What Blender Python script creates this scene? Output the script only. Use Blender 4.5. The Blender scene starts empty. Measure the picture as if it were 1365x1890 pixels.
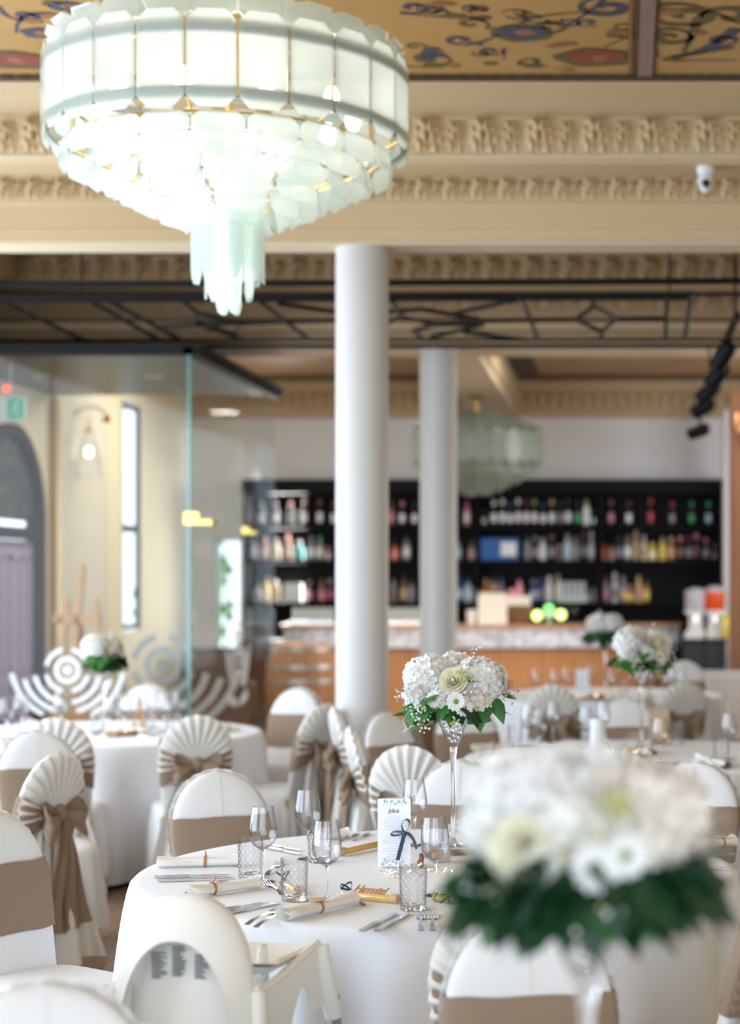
import bpy, math, random
from mathutils import Vector, Matrix, Euler
PI = math.pi
random.seed(7)
C = bpy.context.scene.collection
SC = bpy.context.scene

# ---------------------------------------------------------------- camera, world, light, exposure
F, PX, PY, HC = 3300.0, 1150.0, 1065.0, 1.66      # focal length in px (1365x1890 frame), principal point, eye height
cam_d = bpy.data.cameras.new('camera')
cam = bpy.data.objects.new('camera', cam_d); C.objects.link(cam); SC.camera = cam
cam.location = (0, 0, HC); cam.rotation_euler = (PI/2, 0, 0)
cam_d.sensor_fit = 'VERTICAL'; cam_d.sensor_height = 36; cam_d.lens = F/1890*36
cam_d.shift_x = -(PX-682.5)/1890; cam_d.shift_y = (PY-945)/1890
cam_d.clip_start = 0.05; cam_d.clip_end = 200
cam_d.dof.use_dof = True; cam_d.dof.focus_distance = 5.3
cam_d.dof.aperture_fstop = cam_d.lens/1000/0.034
cam_d.dof.aperture_blades = 0
w = bpy.data.worlds.new('world'); SC.world = w; w.use_nodes = True
w.node_tree.nodes['Background'].inputs[0].default_value = (0.80, 0.90, 1.0, 1)
w.node_tree.nodes['Background'].inputs[1].default_value = 1.9
def area(name, loc, rot, sx, sy, power, col):
    l = bpy.data.lights.new(name, 'AREA'); l.shape = 'RECTANGLE'; l.size = sx; l.size_y = sy; l.energy = power; l.color = col
    o = bpy.data.objects.new(name, l); o.location = loc; o.rotation_euler = rot; C.objects.link(o); return o
def point(name, loc, power, col, r=.05):
    l = bpy.data.lights.new(name, 'POINT'); l.energy = power; l.color = col; l.shadow_soft_size = r
    o = bpy.data.objects.new(name, l); o.location = loc; C.objects.link(o); return o
# daylight through the street windows in the left facade and through the big windows behind the camera
area('daylight_left_front', (-4.95, 4.6, 2.0), (0, -PI/2, 0), 3.0, 6.5, 350, (.63, .80, 1.0))
area('daylight_left_middle', (-4.95, 10.3, 2.0), (0, -PI/2, 0), 2.8, 3.5, 145, (.74, .86, 1.0))
area('daylight_behind', (0.2, -2.4, 2.1), (PI/2, 0, 0), 6.5, 3.2, 225, (.63, .79, 1.0))
area('left_wall_fill', (-4.1, 21.05, 1.9), (-PI/2, 0, -.45), .9, 2.0, 110, (1.0, .98, .94))  # added fill that brightens the rear stretch of the left facade
area('right_far_fill', (2.9, 17.0, 2.3), (0, PI/2, 0), 2.4, 3.0, 85, (.92, .95, 1.0))  # added side fill for the far end, that wall has no window
area('lobby_downlight', (-3.9, 14.4, 3.27), (0, 0, 0), .25, .25, 20, (1, .95, .84))
area('lounge_fill', (-3.6, 17.6, 3.93), (0, 0, 0), 1.6, 1.2, 60, (1, .95, .86))  # added overhead fill for the area behind the lobby, no lamp there
area('back_bar_fill', (.2, 17.0, 3.93), (0, 0, 0), 2.0, 1.2, 50, (1, .96, .90))  # added overhead fill to whiten the back wall, hidden behind the beam
# added strip light for the glow on the bar front, no fitting there
area('bar_front_glow', (-1.6, 17.9, 1.35), (math.radians(28), 0, 0), 3.4, .12, 20, (1.0, .74, .50))
SC.view_settings.view_transform = 'Standard'; SC.view_settings.look = 'None'
SC.view_settings.gamma = 1; SC.view_settings.use_curve_mapping = False
SC.view_settings.exposure = 0.12
try:
    SC.cycles.use_denoising = True; SC.cycles.max_bounces = 10; SC.cycles.transparent_max_bounces = 24
    SC.cycles.transmission_bounces = 8; SC.cycles.glossy_bounces = 4; SC.cycles.diffuse_bounces = 4
    SC.cycles.caustics_reflective = False; SC.cycles.caustics_refractive = False
    SC.cycles.sample_clamp_indirect = 6
except Exception: pass

# ---------------------------------------------------------------- materials
def mat(name, col, rough=.6, metal=0, bump=None, var=None, spec=.5, trans=0, ior=1.45, emit=None, estr=0, sheen=0, trl=0):
    """bump=(kind, scale, strength)  var=(kind, scale, second colour, amount)"""
    m = bpy.data.materials.new(name); m.use_nodes = True; n = m.node_tree.nodes; L = m.node_tree.links
    b = n['Principled BSDF']
    b.inputs['Base Color'].default_value = (*col, 1); b.inputs['Roughness'].default_value = rough
    b.inputs['Metallic'].default_value = metal; b.inputs['Specular IOR Level'].default_value = spec
    b.inputs['Transmission Weight'].default_value = trans; b.inputs['IOR'].default_value = ior
    if sheen: b.inputs['Sheen Weight'].default_value = sheen
    if emit: b.inputs['Emission Color'].default_value = (*emit, 1); b.inputs['Emission Strength'].default_value = estr
    tc = n.new('ShaderNodeTexCoord')
    def tex(kind, scale):
        if kind == 'noise':
            t = n.new('ShaderNodeTexNoise'); t.inputs['Scale'].default_value = scale; t.inputs['Detail'].default_value = 5
            L.new(tc.outputs['Object'], t.inputs['Vector']); return t.outputs['Fac']
        if kind == 'voronoi':
            t = n.new('ShaderNodeTexVoronoi'); t.inputs['Scale'].default_value = scale
            L.new(tc.outputs['Object'], t.inputs['Vector']); return t.outputs['Color']
        if kind == 'weave':
            a = n.new('ShaderNodeTexWave'); a.bands_direction = 'X'; c = n.new('ShaderNodeTexWave'); c.bands_direction = 'Z'
            for q in (a, c):
                q.inputs['Scale'].default_value = scale; q.inputs['Distortion'].default_value = 2.5; q.inputs['Detail'].default_value = 2
                L.new(tc.outputs['Object'], q.inputs['Vector'])
            x = n.new('ShaderNodeMath'); x.operation = 'MULTIPLY'; L.new(a.outputs['Fac'], x.inputs[0]); L.new(c.outputs['Fac'], x.inputs[1]); return x.outputs[0]
        if kind in ('grainX', 'grainY', 'grainZ'):
            mp = n.new('ShaderNodeMapping'); s = [scale]*3; s['XYZ'.index(kind[-1])] = scale*.06
            mp.inputs['Scale'].default_value = s; L.new(tc.outputs['Object'], mp.inputs['Vector'])
            t = n.new('ShaderNodeTexNoise'); t.inputs['Scale'].default_value = 1; t.inputs['Detail'].default_value = 6
            L.new(mp.outputs[0], t.inputs['Vector']); return t.outputs['Fac']
    if var:
        r = n.new('ShaderNodeMix'); r.data_type = 'RGBA'; f = tex(var[0], var[1])
        rr = n.new('ShaderNodeMapRange'); rr.inputs[1].default_value = .3; rr.inputs[2].default_value = .7; rr.inputs[4].default_value = var[3]
        L.new(f, rr.inputs[0]); L.new(rr.outputs[0], r.inputs[0])
        r.inputs[6].default_value = (*col, 1); r.inputs[7].default_value = (*var[2], 1); L.new(r.outputs[2], b.inputs['Base Color'])
    if bump:
        bp = n.new('ShaderNodeBump'); bp.inputs['Strength'].default_value = bump[2]; bp.inputs['Distance'].default_value = .01
        L.new(tex(bump[0], bump[1]), bp.inputs['Height']); L.new(bp.outputs[0], b.inputs['Normal'])
    if trl:
        t = n.new('ShaderNodeBsdfTranslucent'); t.inputs[0].default_value = (*col, 1)
        mx = n.new('ShaderNodeMixShader'); mx.inputs[0].default_value = trl
        L.new(b.outputs[0], mx.inputs[1]); L.new(t.outputs[0], mx.inputs[2]); L.new(mx.outputs[0], n['Material Output'].inputs['Surface'])
    return m
def thin_glass(name, tint=(1, 1, 1), rough=0.0, refl=1.0, haze=0, hazecol=(1, 1, 1), bump=None, edge=None):
    """clear thin-walled glass: see-through with Fresnel reflection, optional frost"""
    m = bpy.data.materials.new(name); m.use_nodes = True; n = m.node_tree.nodes; L = m.node_tree.links
    n.remove(n['Principled BSDF'])
    t = n.new('ShaderNodeBsdfTransparent'); t.inputs[0].default_value = (*tint, 1)
    g = n.new('ShaderNodeBsdfGlossy'); g.inputs['Roughness'].default_value = rough
    lw = n.new('ShaderNodeLayerWeight'); lw.inputs['Blend'].default_value = .5
    pw_ = n.new('ShaderNodeMath'); pw_.operation = 'POWER'; pw_.inputs[1].default_value = 4; L.new(lw.outputs['Facing'], pw_.inputs[0])
    mu = n.new('ShaderNodeMath'); mu.operation = 'MULTIPLY_ADD'; mu.inputs[1].default_value = .55*refl; mu.inputs[2].default_value = .035*refl; mu.use_clamp = True
    mx = n.new('ShaderNodeMixShader'); L.new(pw_.outputs[0], mu.inputs[0]); L.new(mu.outputs[0], mx.inputs[0])
    if edge:          # thicker glass seen edge-on looks darker
        p3_ = n.new('ShaderNodeMath'); p3_.operation = 'POWER'; p3_.inputs[1].default_value = edge[3]; L.new(lw.outputs['Facing'], p3_.inputs[0])
        cm = n.new('ShaderNodeMix'); cm.data_type = 'RGBA'; cm.inputs[6].default_value = (*tint, 1); cm.inputs[7].default_value = (*edge[:3], 1)
        L.new(p3_.outputs[0], cm.inputs[0]); L.new(cm.outputs[2], t.inputs[0])
    if haze:
        tr = n.new('ShaderNodeBsdfTranslucent'); tr.inputs[0].default_value = (*hazecol, 1)
        df = n.new('ShaderNodeBsdfDiffuse'); df.inputs[0].default_value = (*hazecol, 1)
        h = n.new('ShaderNodeMixShader'); h.inputs[0].default_value = .35; L.new(tr.outputs[0], h.inputs[1]); L.new(df.outputs[0], h.inputs[2])
        h2 = n.new('ShaderNodeMixShader'); h2.inputs[0].default_value = haze
        L.new(t.outputs[0], h2.inputs[1]); L.new(h.outputs[0], h2.inputs[2]); L.new(h2.outputs[0], mx.inputs[1])
    else: L.new(t.outputs[0], mx.inputs[1])
    if bump:
        tc = n.new('ShaderNodeTexCoord'); no = n.new('ShaderNodeTexNoise'); no.inputs['Scale'].default_value = bump[0]
        bp = n.new('ShaderNodeBump'); bp.inputs['Strength'].default_value = bump[1]; bp.inputs['Distance'].default_value = .01
        L.new(tc.outputs['Object'], no.inputs['Vector']); L.new(no.outputs['Fac'], bp.inputs['Height']); L.new(bp.outputs[0], g.inputs['Normal'])
    L.new(g.outputs[0], mx.inputs[2]); L.new(mx.outputs[0], n['Material Output'].inputs['Surface'])
    return m
M = {}
M['cream'] = mat('cream_plaster', (.56, .41, .235), .7, bump=('noise', 6, .05))
M['beam_brown_dimmed'] = mat('golden_brown_dimmed_plaster', (.40, .27, .145), .7)  # golden-brown paint, with the dim light back there mixed into the colour
M['cream_light'] = mat('pale_cream_plaster', (.66, .54, .37), .7)
M['ochre'] = mat('ochre_painted_ceiling', (.42, .235, .07), .38, var=('noise', 1.5, (.47, .28, .10), .8))
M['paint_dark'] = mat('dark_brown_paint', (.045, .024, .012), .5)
M['paint_mauve'] = mat('mauve_paint', (.26, .17, .14), .5)
M['paint_blue'] = mat('slate_blue_paint', (.045, .055, .10), .5)
M['paint_red'] = mat('brick_red_paint', (.24, .045, .025), .5)
M['paint_olive'] = mat('olive_paint', (.10, .085, .03), .5)
M['paint_rust'] = mat('rust_paint', (.30, .12, .045), .5)
M['white_wall'] = mat('white_wall_paint', (.80, .80, .82), .7)
M['facade'] = mat('pale_yellow_wall_paint', (.86, .78, .54), .7)
M['grey_wall'] = mat('beige_wall_paint', (.74, .68, .54), .7)
M['column'] = mat('white_column_paint', (.58, .56, .54), .42)
M['black'] = mat('black_iron', (.006, .006, .007), .55, spec=.2)
M['black_wood'] = mat('black_shelf_board', (.004, .0035, .004), .55, spec=.15)
M['tap_black'] = mat('matt_black_metal', (.02, .02, .022), .35)
M['floor'] = mat('brown_oak_floor', (.27, .16, .095), .38, var=('grainY', 14, (.17, .095, .052), .9), bump=('grainY', 20, .12))
M['floor2'] = mat('tan_oak_floor', (.33, .205, .125), .38, var=('grainY', 14, (.21, .12, .07), .9), bump=('grainY', 20, .12))
M['cloth'] = mat('white_tablecloth', (.79, .80, .83), .85, bump=('noise', 9, .10), sheen=.2)
M['cover'] = mat('white_stretch_cover', (.83, .82, .81), .8, bump=('weave', 120, .03), sheen=.15, trl=.12)
M['cover2'] = mat('ivory_drape', (.76, .73, .68), .7, sheen=.2, trl=.12)
M['burlap'] = mat('brown_burlap', (.34, .24, .165), .92, bump=('weave', 130, .5), var=('weave', 130, (.235, .155, .105), .6))
M['gold'] = mat('brass', (.72, .47, .14), .28, 1)
M['goldleg'] = mat('gold_leg', (.62, .42, .16), .4, .8)
M['steel'] = mat('polished_steel', (.62, .60, .60), .18, 1)
M['napkin'] = mat('ivory_paper_napkin', (.88, .86, .80), .9, trl=.1)
M['wood_disc'] = mat('light_birch', (.66, .44, .24), .7, var=('noise', 30, (.5, .3, .15), .6))
M['wood_red'] = mat('reddish_laser_cut_wood', (.46, .20, .09), .7)
M['teal'] = mat('teal_ribbon', (.01, .075, .10), .35, sheen=.4)
M['navy'] = mat('navy_satin_ribbon', (.008, .045, .085), .3, sheen=.4)
M['amber'] = mat('golden_honey', (.75, .48, .14), .15, spec=.8)
M['paper'] = mat('white_card', (.84, .85, .88), .6)
M['ink'] = mat('grey_ink', (.13, .17, .24), .6)
M['ink_soft'] = mat('pale_grey_ink', (.50, .54, .60), .6)
M['eucalyptus'] = mat('eucalyptus_print', (.36, .52, .50), .6)
M['petal'] = mat('white_petal', (.88, .87, .84), .6, trl=.3)
M['petal_warm'] = mat('ivory_petal', (.86, .80, .72), .6, trl=.3)
M['rose'] = mat('cream_rose_petal', (.86, .82, .64), .55, trl=.25)
M['disk'] = mat('green_daisy_disc', (.16, .24, .03), .7)
M['leaf'] = mat('ivy_leaf', (.025, .13, .018), .38, trl=.25, var=('noise', 20, (.05, .22, .03), .7))
M['leaf_dark'] = mat('dark_ivy_leaf', (.006, .038, .012), .4, trl=.08)
M['bud'] = mat('yellow_green_bud', (.45, .48, .12), .7)
M['wire'] = mat('silver_wire', (.5, .5, .5), .3, 1)
M['crystal'] = mat('clear_crystal', (1, 1, 1), .02, trans=1, ior=1.5)
M['glass_solid'] = mat('clear_solid_glass', (1, 1, 1), .0, trans=1, ior=1.46)
M['glass'] = thin_glass('thin_clear_glass', (.985, .985, .99), 0, 1.5, edge=(.28, .28, .31, 3.0))
M['pane'] = thin_glass('window_pane_glass', (.975, .985, .98), 0, .33)
M['pane_edge'] = mat('green_glass_edge', (.12, .26, .22), .1, spec=.8)
M['tumbler'] = thin_glass('pressed_tumbler_glass', (.975, .975, .98), .05, 1.7, edge=(.42, .42, .45, 2.4))
M['chand'] = thin_glass('frosted_greenish_glass_plate', (.95, .98, .965), .08, 1.2, .54, (.88, .93, .90), edge=(.45, .60, .53, 3.5))
M['chand_far'] = thin_glass('grey_green_glass_plate', (.86, .92, .89), .15, 1.0, .50, (.58, .64, .58))
M['chand_band'] = mat('grey_green_metal_band', (.22, .25, .22), .4, .3)
M['bulb'] = mat('glowing_bulb', (1, 1, 1), .5, emit=(1, .97, .92), estr=4)
M['bulb_off'] = mat('opal_bulb', (.7, .7, .68), .4)
M['fairy'] = mat('warm_fairy_light', (1, .8, .4), .5, emit=(1, .72, .35), estr=9)
M['hc'] = mat('ivory_white_plastic', (.84, .82, .76), .32)
M['hc_leg'] = mat('grey_metal_tube', (.30, .33, .38), .35, .6)
M['label_grey'] = mat('printed_sticker_text', (.20, .20, .21), .7)
M['oak'] = mat('orange_oak', (.62, .32, .12), .45, var=('grainZ', 10, (.42, .19, .06), .8))
M['oak_dark'] = mat('dark_oak', (.25, .11, .045), .5, var=('grainZ', 10, (.14, .055, .02), .8))
M['bar_wood'] = mat('honey_bar_front', (.50, .27, .12), .35, var=('grainX', 5, (.42, .20, .08), .8))
M['bar_top'] = mat('copper_brown_counter', (.42, .22, .13), .25)
M['stone'] = mat('grey_white_mosaic', (.36, .40, .50), .2, var=('voronoi', 26, (.68, .76, .90), .9), bump=('voronoi', 26, .5))
M['hoop'] = mat('galvanised_hoop', (.50, .47, .43), .4, .7)
M['stave'] = mat('barrel_oak', (.60, .32, .17), .5, var=('grainZ', 8, (.46, .22, .10), .8))
M['door_frame'] = mat('dark_brown_frame', (.055, .036, .030), .8, spec=0)
M['lilac'] = mat('lilac_door_paint', (.44, .37, .52), .7, spec=.1)
M['dark_glass'] = mat('dark_patterned_glass', (.05, .05, .05), .5, var=('noise', 9, (.20, .20, .19), .8), spec=0)
M['box_ceiling'] = mat('grey_lobby_ceiling', (.075, .08, .085), .35, spec=.3)
M['vinyl'] = mat('white_vinyl', (.85, .87, .90), .6)
M['vinyl_back'] = mat('frosted_vinyl', (.62, .72, .74), .6)
M['easel'] = mat('light_pine', (.66, .38, .18), .5, var=('grainZ', 20, (.5, .26, .1), .6))
M['exit_green'] = mat('exit_green', (.02, .30, .14), .5, emit=(.05, .5, .25), estr=.25)
M['white_plastic'] = mat('white_plastic', (.78, .78, .78), .35)
M['lens'] = mat('black_lens', (.005, .005, .006), .08)
M['red_led'] = mat('red_led', (.8, .02, .02), .4, emit=(1, .03, .02), estr=5)
M['copper'] = mat('copper', (.55, .27, .14), .3, 1)
M['kraft'] = mat('kraft_paper', (.70, .56, .42), .8)
M['wicker'] = mat('brown_wicker', (.24, .13, .07), .8, bump=('weave', 40, .6))
M['orange'] = mat('orange_juice_tank', (.75, .09, .015), .25)
M['frost_plastic'] = mat('milky_plastic', (.55, .54, .62), .2)
M['tap_green'] = mat('lit_green_tap', (.1, .6, .1), .4, emit=(.25, 1, .25), estr=1.6)
M['tap_yellow'] = mat('lit_yellow_green_tap', (.5, .8, .1), .4, emit=(.75, 1, .35), estr=2.2)
M['foliage'] = mat('garden_leaves', (.10, .30, .04), .6)
M['garden_wall'] = mat('pale_street_render', (.65, .67, .62), .8)
M['menu_white'] = mat('frosted_candle_glass', (.80, .82, .84), .4)
M['board'] = mat('pale_plywood', (.55, .40, .26), .6)
M['dark_fabric'] = mat('dark_grey_upholstery', (.09, .09, .10), .8)
M['radiator'] = mat('white_enamel', (.70, .68, .64), .4)
M['green_card'] = mat('blue_print_box', (.02, .12, .42), .5)
def bottle_mat(name, col, rough=.12): return mat(name, col, rough, spec=.7)

# ---------------------------------------------------------------- mesh helpers
def W(px, py, D): return Vector(((px-PX)/F*D, D, HC-(py-PY)/F*D))          # a pixel of the photograph at distance D
def ON(px, py, z=.756):                                                    # where the ray through a pixel meets height z
    D = F*(HC-z)/(py-PY); return Vector(((px-PX)/F*D, D, z))
class MB:
    def __init__(s): s.v = []; s.f = []
    def add(s, vs, fs, mx=None):
        b = len(s.v); s.v += [tuple(mx @ Vector(p)) if mx else tuple(p) for p in vs]; s.f += [tuple(b+i for i in f) for f in fs]; return s
    def box(s, a, b, mx=None):
        x0, y0, z0 = a; x1, y1, z1 = b
        return s.add([(x0,y0,z0),(x1,y0,z0),(x1,y1,z0),(x0,y1,z0),(x0,y0,z1),(x1,y0,z1),(x1,y1,z1),(x0,y1,z1)],
                     [(0,3,2,1),(4,5,6,7),(0,1,5,4),(1,2,6,5),(2,3,7,6),(3,0,4,7)], mx)
    def prism(s, pts, d, mx=None):
        """2D outline (x,z) extruded along y from 0 to d"""
        n = len(pts)
        return s.add([(x, 0, z) for x, z in pts]+[(x, d, z) for x, z in pts],
                     [tuple(range(n)), tuple(range(2*n-1, n-1, -1))]+[(i, i+n, (i+1) % n+n, (i+1) % n) for i in range(n)], mx)
    def grid(s, fn, nu, nv, cu=False, cv=False, mx=None):
        vs = [fn(i/nu, j/nv) for j in range(nv if cv else nv+1) for i in range(nu if cu else nu+1)]
        W_ = nu if cu else nu+1; H_ = nv if cv else nv+1
        fs = [(j*W_+i, j*W_+(i+1) % W_, ((j+1) % H_)*W_+(i+1) % W_, ((j+1) % H_)*W_+i) for j in range(nv) for i in range(nu)]
        return s.add(vs, fs, mx)
    def lathe(s, prof, seg=24, mx=None, cap=True):
        vs = [(r*math.cos(2*PI*i/seg), r*math.sin(2*PI*i/seg), z) for r, z in prof for i in range(seg)]
        fs = [(j*seg+i, j*seg+(i+1) % seg, (j+1)*seg+(i+1) % seg, (j+1)*seg+i) for j in range(len(prof)-1) for i in range(seg)]
        if cap:
            if prof[0][0] > 1e-4: fs.append(tuple(range(seg-1, -1, -1)))
            if prof[-1][0] > 1e-4: fs.append(tuple(range((len(prof)-1)*seg, len(prof)*seg)))
        return s.add(vs, fs, mx)
    def tube(s, pts, r, seg=8, mx=None):
        pts = [Vector(p) for p in pts]; n = len(pts); rr = r if isinstance(r, (list, tuple)) else [r]*n
        vs = []; up = Vector((0, 0, 1))
        t0 = (pts[1]-pts[0]).normalized()
        a = t0.orthogonal().normalized()
        for i, p in enumerate(pts):
            t = (pts[min(i+1, n-1)]-pts[max(i-1, 0)]).normalized()
            a = (a-t*a.dot(t)); a = a.normalized() if a.length > 1e-6 else t.orthogonal().normalized()
            b = t.cross(a)
            vs += [tuple(p+(a*math.cos(2*PI*k/seg)+b*math.sin(2*PI*k/seg))*rr[i]) for k in range(seg)]
        fs = [(i*seg+k, i*seg+(k+1) % seg, (i+1)*seg+(k+1) % seg, (i+1)*seg+k) for i in range(n-1) for k in range(seg)]
        fs += [tuple(range(seg-1, -1, -1)), tuple(range((n-1)*seg, n*seg))]
        return s.add(vs, fs, mx)
    def ball(s, c, r, seg=10, rings=6, mx=None):
        rx, ry, rz = r if isinstance(r, (list, tuple)) else (r, r, r)
        base = Matrix.Translation(Vector(c)) @ Matrix.Diagonal((rx, ry, rz, 1))
        if mx: base = mx @ base
        return s.lathe([(max(math.sin(PI*j/rings), 1e-5), -math.cos(PI*j/rings)) for j in range(rings+1)], seg, base, cap=False)
    def ribbon(s, pts, nrm, wd, th=.0012, mx=None):
        """flat strip of width wd along pts; nrm = direction of the width (vector or list)"""
        n = len(pts); vs = []
        for i, p in enumerate(pts):
            p = Vector(p); nn = Vector(nrm[i] if isinstance(nrm, list) else nrm).normalized()
            t = (Vector(pts[min(i+1, n-1)])-Vector(pts[max(i-1, 0)])).normalized(); k = t.cross(nn).normalized()
            ww = wd[i] if isinstance(wd, list) else wd
            vs += [tuple(p-nn*ww/2-k*th/2), tuple(p+nn*ww/2-k*th/2), tuple(p+nn*ww/2+k*th/2), tuple(p-nn*ww/2+k*th/2)]
        fs = [(4*i+a, 4*i+(a+1) % 4, 4*i+4+(a+1) % 4, 4*i+4+a) for i in range(n-1) for a in range(4)]
        fs += [(3, 2, 1, 0), (4*n-4, 4*n-3, 4*n-2, 4*n-1)]
        return s.add(vs, fs, mx)
    def mesh(s, name, m=None, smooth=40):
        me = bpy.data.meshes.new(name); me.from_pydata(s.v, [], s.f); me.update()
        if smooth:
            me.polygons.foreach_set('use_smooth', [True]*len(me.polygons))
            try: me.set_sharp_from_angle(angle=math.radians(smooth))
            except Exception: pass
        if m: me.materials.append(m)
        return me
    def build(s, name, m, parent=None, smooth=40, loc=None, rot=None):
        o = bpy.data.objects.new(name, s.mesh(name, m, smooth)); C.objects.link(o)
        if parent: o.parent = parent
        if loc is not None: o.location = loc
        if rot is not None: o.rotation_euler = rot
        return o
def T(x, y, z): return Matrix.Translation((x, y, z))
def R(a, ax): return Matrix.Rotation(a, 4, ax)
def S(x, y=None, z=None): return Matrix.Diagonal((x, y if y is not None else x, z if z is not None else x, 1))
def inst(name, me, parent=None, mx=None, label=None):
    o = bpy.data.objects.new(name, me); C.objects.link(o)
    if parent: o.parent = parent
    if mx is not None: o.matrix_basis = mx
    if label: o['label'] = label
    return o
def tag(o, label, cat, group=None, kind=None):
    o['label'] = label; o['category'] = cat
    if group: o['group'] = group
    if kind: o['kind'] = kind
    return o
def thing(name, label, cat, loc=(0, 0, 0), rz=0, group=None):
    o = bpy.data.objects.new(name, None); C.objects.link(o); o.location = loc; o.rotation_euler = (0, 0, rz)
    o.empty_display_size = .05
    return tag(o, label, cat, group)
def struct(name, mb, m, parent=None, label=None, smooth=40):
    o = mb.build(name, m, parent, smooth) if isinstance(mb, MB) else mb
    if not parent: o['kind'] = 'structure'
    if label: o['label'] = label
    return o
def kids(o, table={}): return [c for c in bpy.data.objects if c.parent is o]
def dup(root, loc, rz=0, label=None, cat=None, group=None, scale=None, tree=None):
    r = root.copy(); C.objects.link(r); r.location = loc; r.rotation_euler = (0, 0, rz)
    if scale: r.scale = (scale,)*3
    if label: r['label'] = label
    if cat: r['category'] = cat
    if group: r['group'] = group
    for ch in (tree if tree is not None else root.children):
        c = ch.copy(); C.objects.link(c); c.parent = r
        for g in ch.children:
            d = g.copy(); C.objects.link(d); d.parent = c
    return r

# ================================================================ THE SETTING
XL, XR, YB = -5.1, 3.4, 21.15
ZS, ZC = 3.545, 4.20            # beam soffit, coffered ceiling
struct('floor', MB().box((XL, -3, -.12), (XR, YB, -.012)), M['oak_dark'])
fl = bpy.data.objects['floor']
# planks: the strip of floor that shows between the chairs is laid plank by plank, the rest as one joined field
pw = .16; pm = MB().box((-.078, -.748, -.012), (.078, .748, 0)).mesh('plank', M['floor'], 0)
pm2 = pm.copy(); pm2.materials[0] = M['floor2']
rest = MB(); cnt = 0
for i in range(int((XR-XL)/pw)):
    x = XL+pw*(i+.5); off = random.random()*1.5
    for k in range(-2, 16):
        y = k*1.5+off
        if y-.75 < -3 or y+.75 > YB: continue
        if -3.3 < x < -1.0 and 4.2 < y < 10.5 and cnt < 290:
            inst('plank', random.choice((pm, pm2)), fl, T(x, y, random.uniform(-.0012, .0)))
            cnt += 1
        else: rest.box((x-.078, y-.748, -.012), (x+.078, y+.748, 0))
o = rest.build('plank_field', M['floor'], fl, 0); o['kind'] = 'stuff'

# walls
wl = MB()
# left facade: openings = arched door (y 14.05-15.65), two window bands and the tall window at 18.2-18.9
def wall_x(x0, x1, ya, yb, z0, z1): wl.box((x1-.05 if ya > 12 else x0, ya, z0), (x1, yb, z1))
segs = [(-3, 1.4, 0, 4.3), (7.9, 8.5, 0, 4.3), (12.1, 14.05, 0, 4.3), (15.65, 18.2, 0, 4.3), (18.9, YB+.2, 0, 4.3)]
for ya, yb, z0, z1 in segs: wall_x(XL-.25, XL, ya, yb, z0, z1)
for ya, yb in ((1.4, 7.9), (8.5, 12.1)): wall_x(XL-.25, XL, ya, yb, 0, .6); wall_x(XL-.25, XL, ya, yb, 3.5, 4.3)
wall_x(XL-.25, XL, 14.05, 15.65, 2.96, 4.3)
wall_x(XL-.25, XL, 18.2, 18.9, 0, 1.1); wall_x(XL-.25, XL, 18.2, 18.9, 3.47, 4.3)
struct('wall_left', wl, M['facade'], smooth=0)
# spandrels of the arch
sp = MB(); n = 12
for sgn in (-1, 1):
    pts = [(14.85+sgn*.8, 2.96), (14.85+sgn*.8, 2.14)]+[(14.85+sgn*.8*math.cos(a*PI/2/n), 2.14+.8*math.sin(a*PI/2/n)) for a in range(1, n+1)]+[(14.85, 2.96)]
    sp.prism([(p[0], p[1]) for p in pts], .05, T(XL, 0, 0) @ R(PI/2, 'Z'))
sp.build('arch_spandrel', M['facade'], bpy.data.objects['wall_left'], 0)
# back wall with the window added for a reflection at px 398-446
bw = MB(); gx0, gx1, gz0, gz1 = (396-PX)/156, (447-PX)/156, .75, 2.12
bw.box((XL-.25, YB, 0), (gx0, YB+.2, 4.4)); bw.box((gx1, YB, 0), (XR, YB+.2, 4.4))
bw.box((gx0, YB, 0), (gx1, YB+.2, gz0)); bw.box((gx0, YB, gz1), (gx1, YB+.2, 4.4))
struct('wall_back', bw, M['white_wall'], smooth=0)
struct('wall_right', MB().box((XR, -3, 0), (XR+.2, YB+.2, 4.4)), M['cream_light'], smooth=0)

# ceilings
struct('ceiling', MB().box((XL-.25, -3, ZC), (XR, 9.35, ZC+.1)), M['ochre'], smooth=0)
struct('ceiling', MB().box((XL-.25, 9.35, ZC), (XR, 14.3, ZC+.1)), M['ochre'], smooth=0)
struct('ceiling', MB().box((XL-.25, 15.2, 3.95), (XR, YB+.2, 4.05)), M['ochre'], smooth=0)

# beams with their cornice.  profile = (offset from the beam's fascia plane, z)
PROF = [(0, ZS), (0, 3.742), (-.02, 3.75), (-.02, 3.757), (-.05, 3.762), (-.05, 3.885), (-.10, 3.895), (-.34, 3.897), (-.36, 3.915),
        (-.40, 3.93), (-.42, 3.935), (-.44, 4.125), (-.50, 4.14), (-.53, 4.145), (-.70, 4.165), (-.90, 4.18), (-.93, ZC+.02)]
def run(y0, y1, name, x0=XL, x1=XR, mm='cream'):
    m = MB(); pts = [(y0+a, z) for a, z in PROF]+[(y1, ZC+.05), (y1, ZS)]
    m.prism(pts, x1-x0, T(x0, 0, 0) @ Matrix(((0, 1, 0, 0), (1, 0, 0, 0), (0, 0, 1, 0), (0, 0, 0, 1))))
    return struct(name, m, M[mm], smooth=25)
beam1 = run(10.03, 10.36, 'trim_1'); beam1['label'] = 'cream plaster beam with two acanthus bands above the first column'
beam2 = run(14.22, 15.25, 'trim_2', mm='beam_brown_dimmed'); beam2['label'] = 'second plaster beam, over the rear column'
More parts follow.
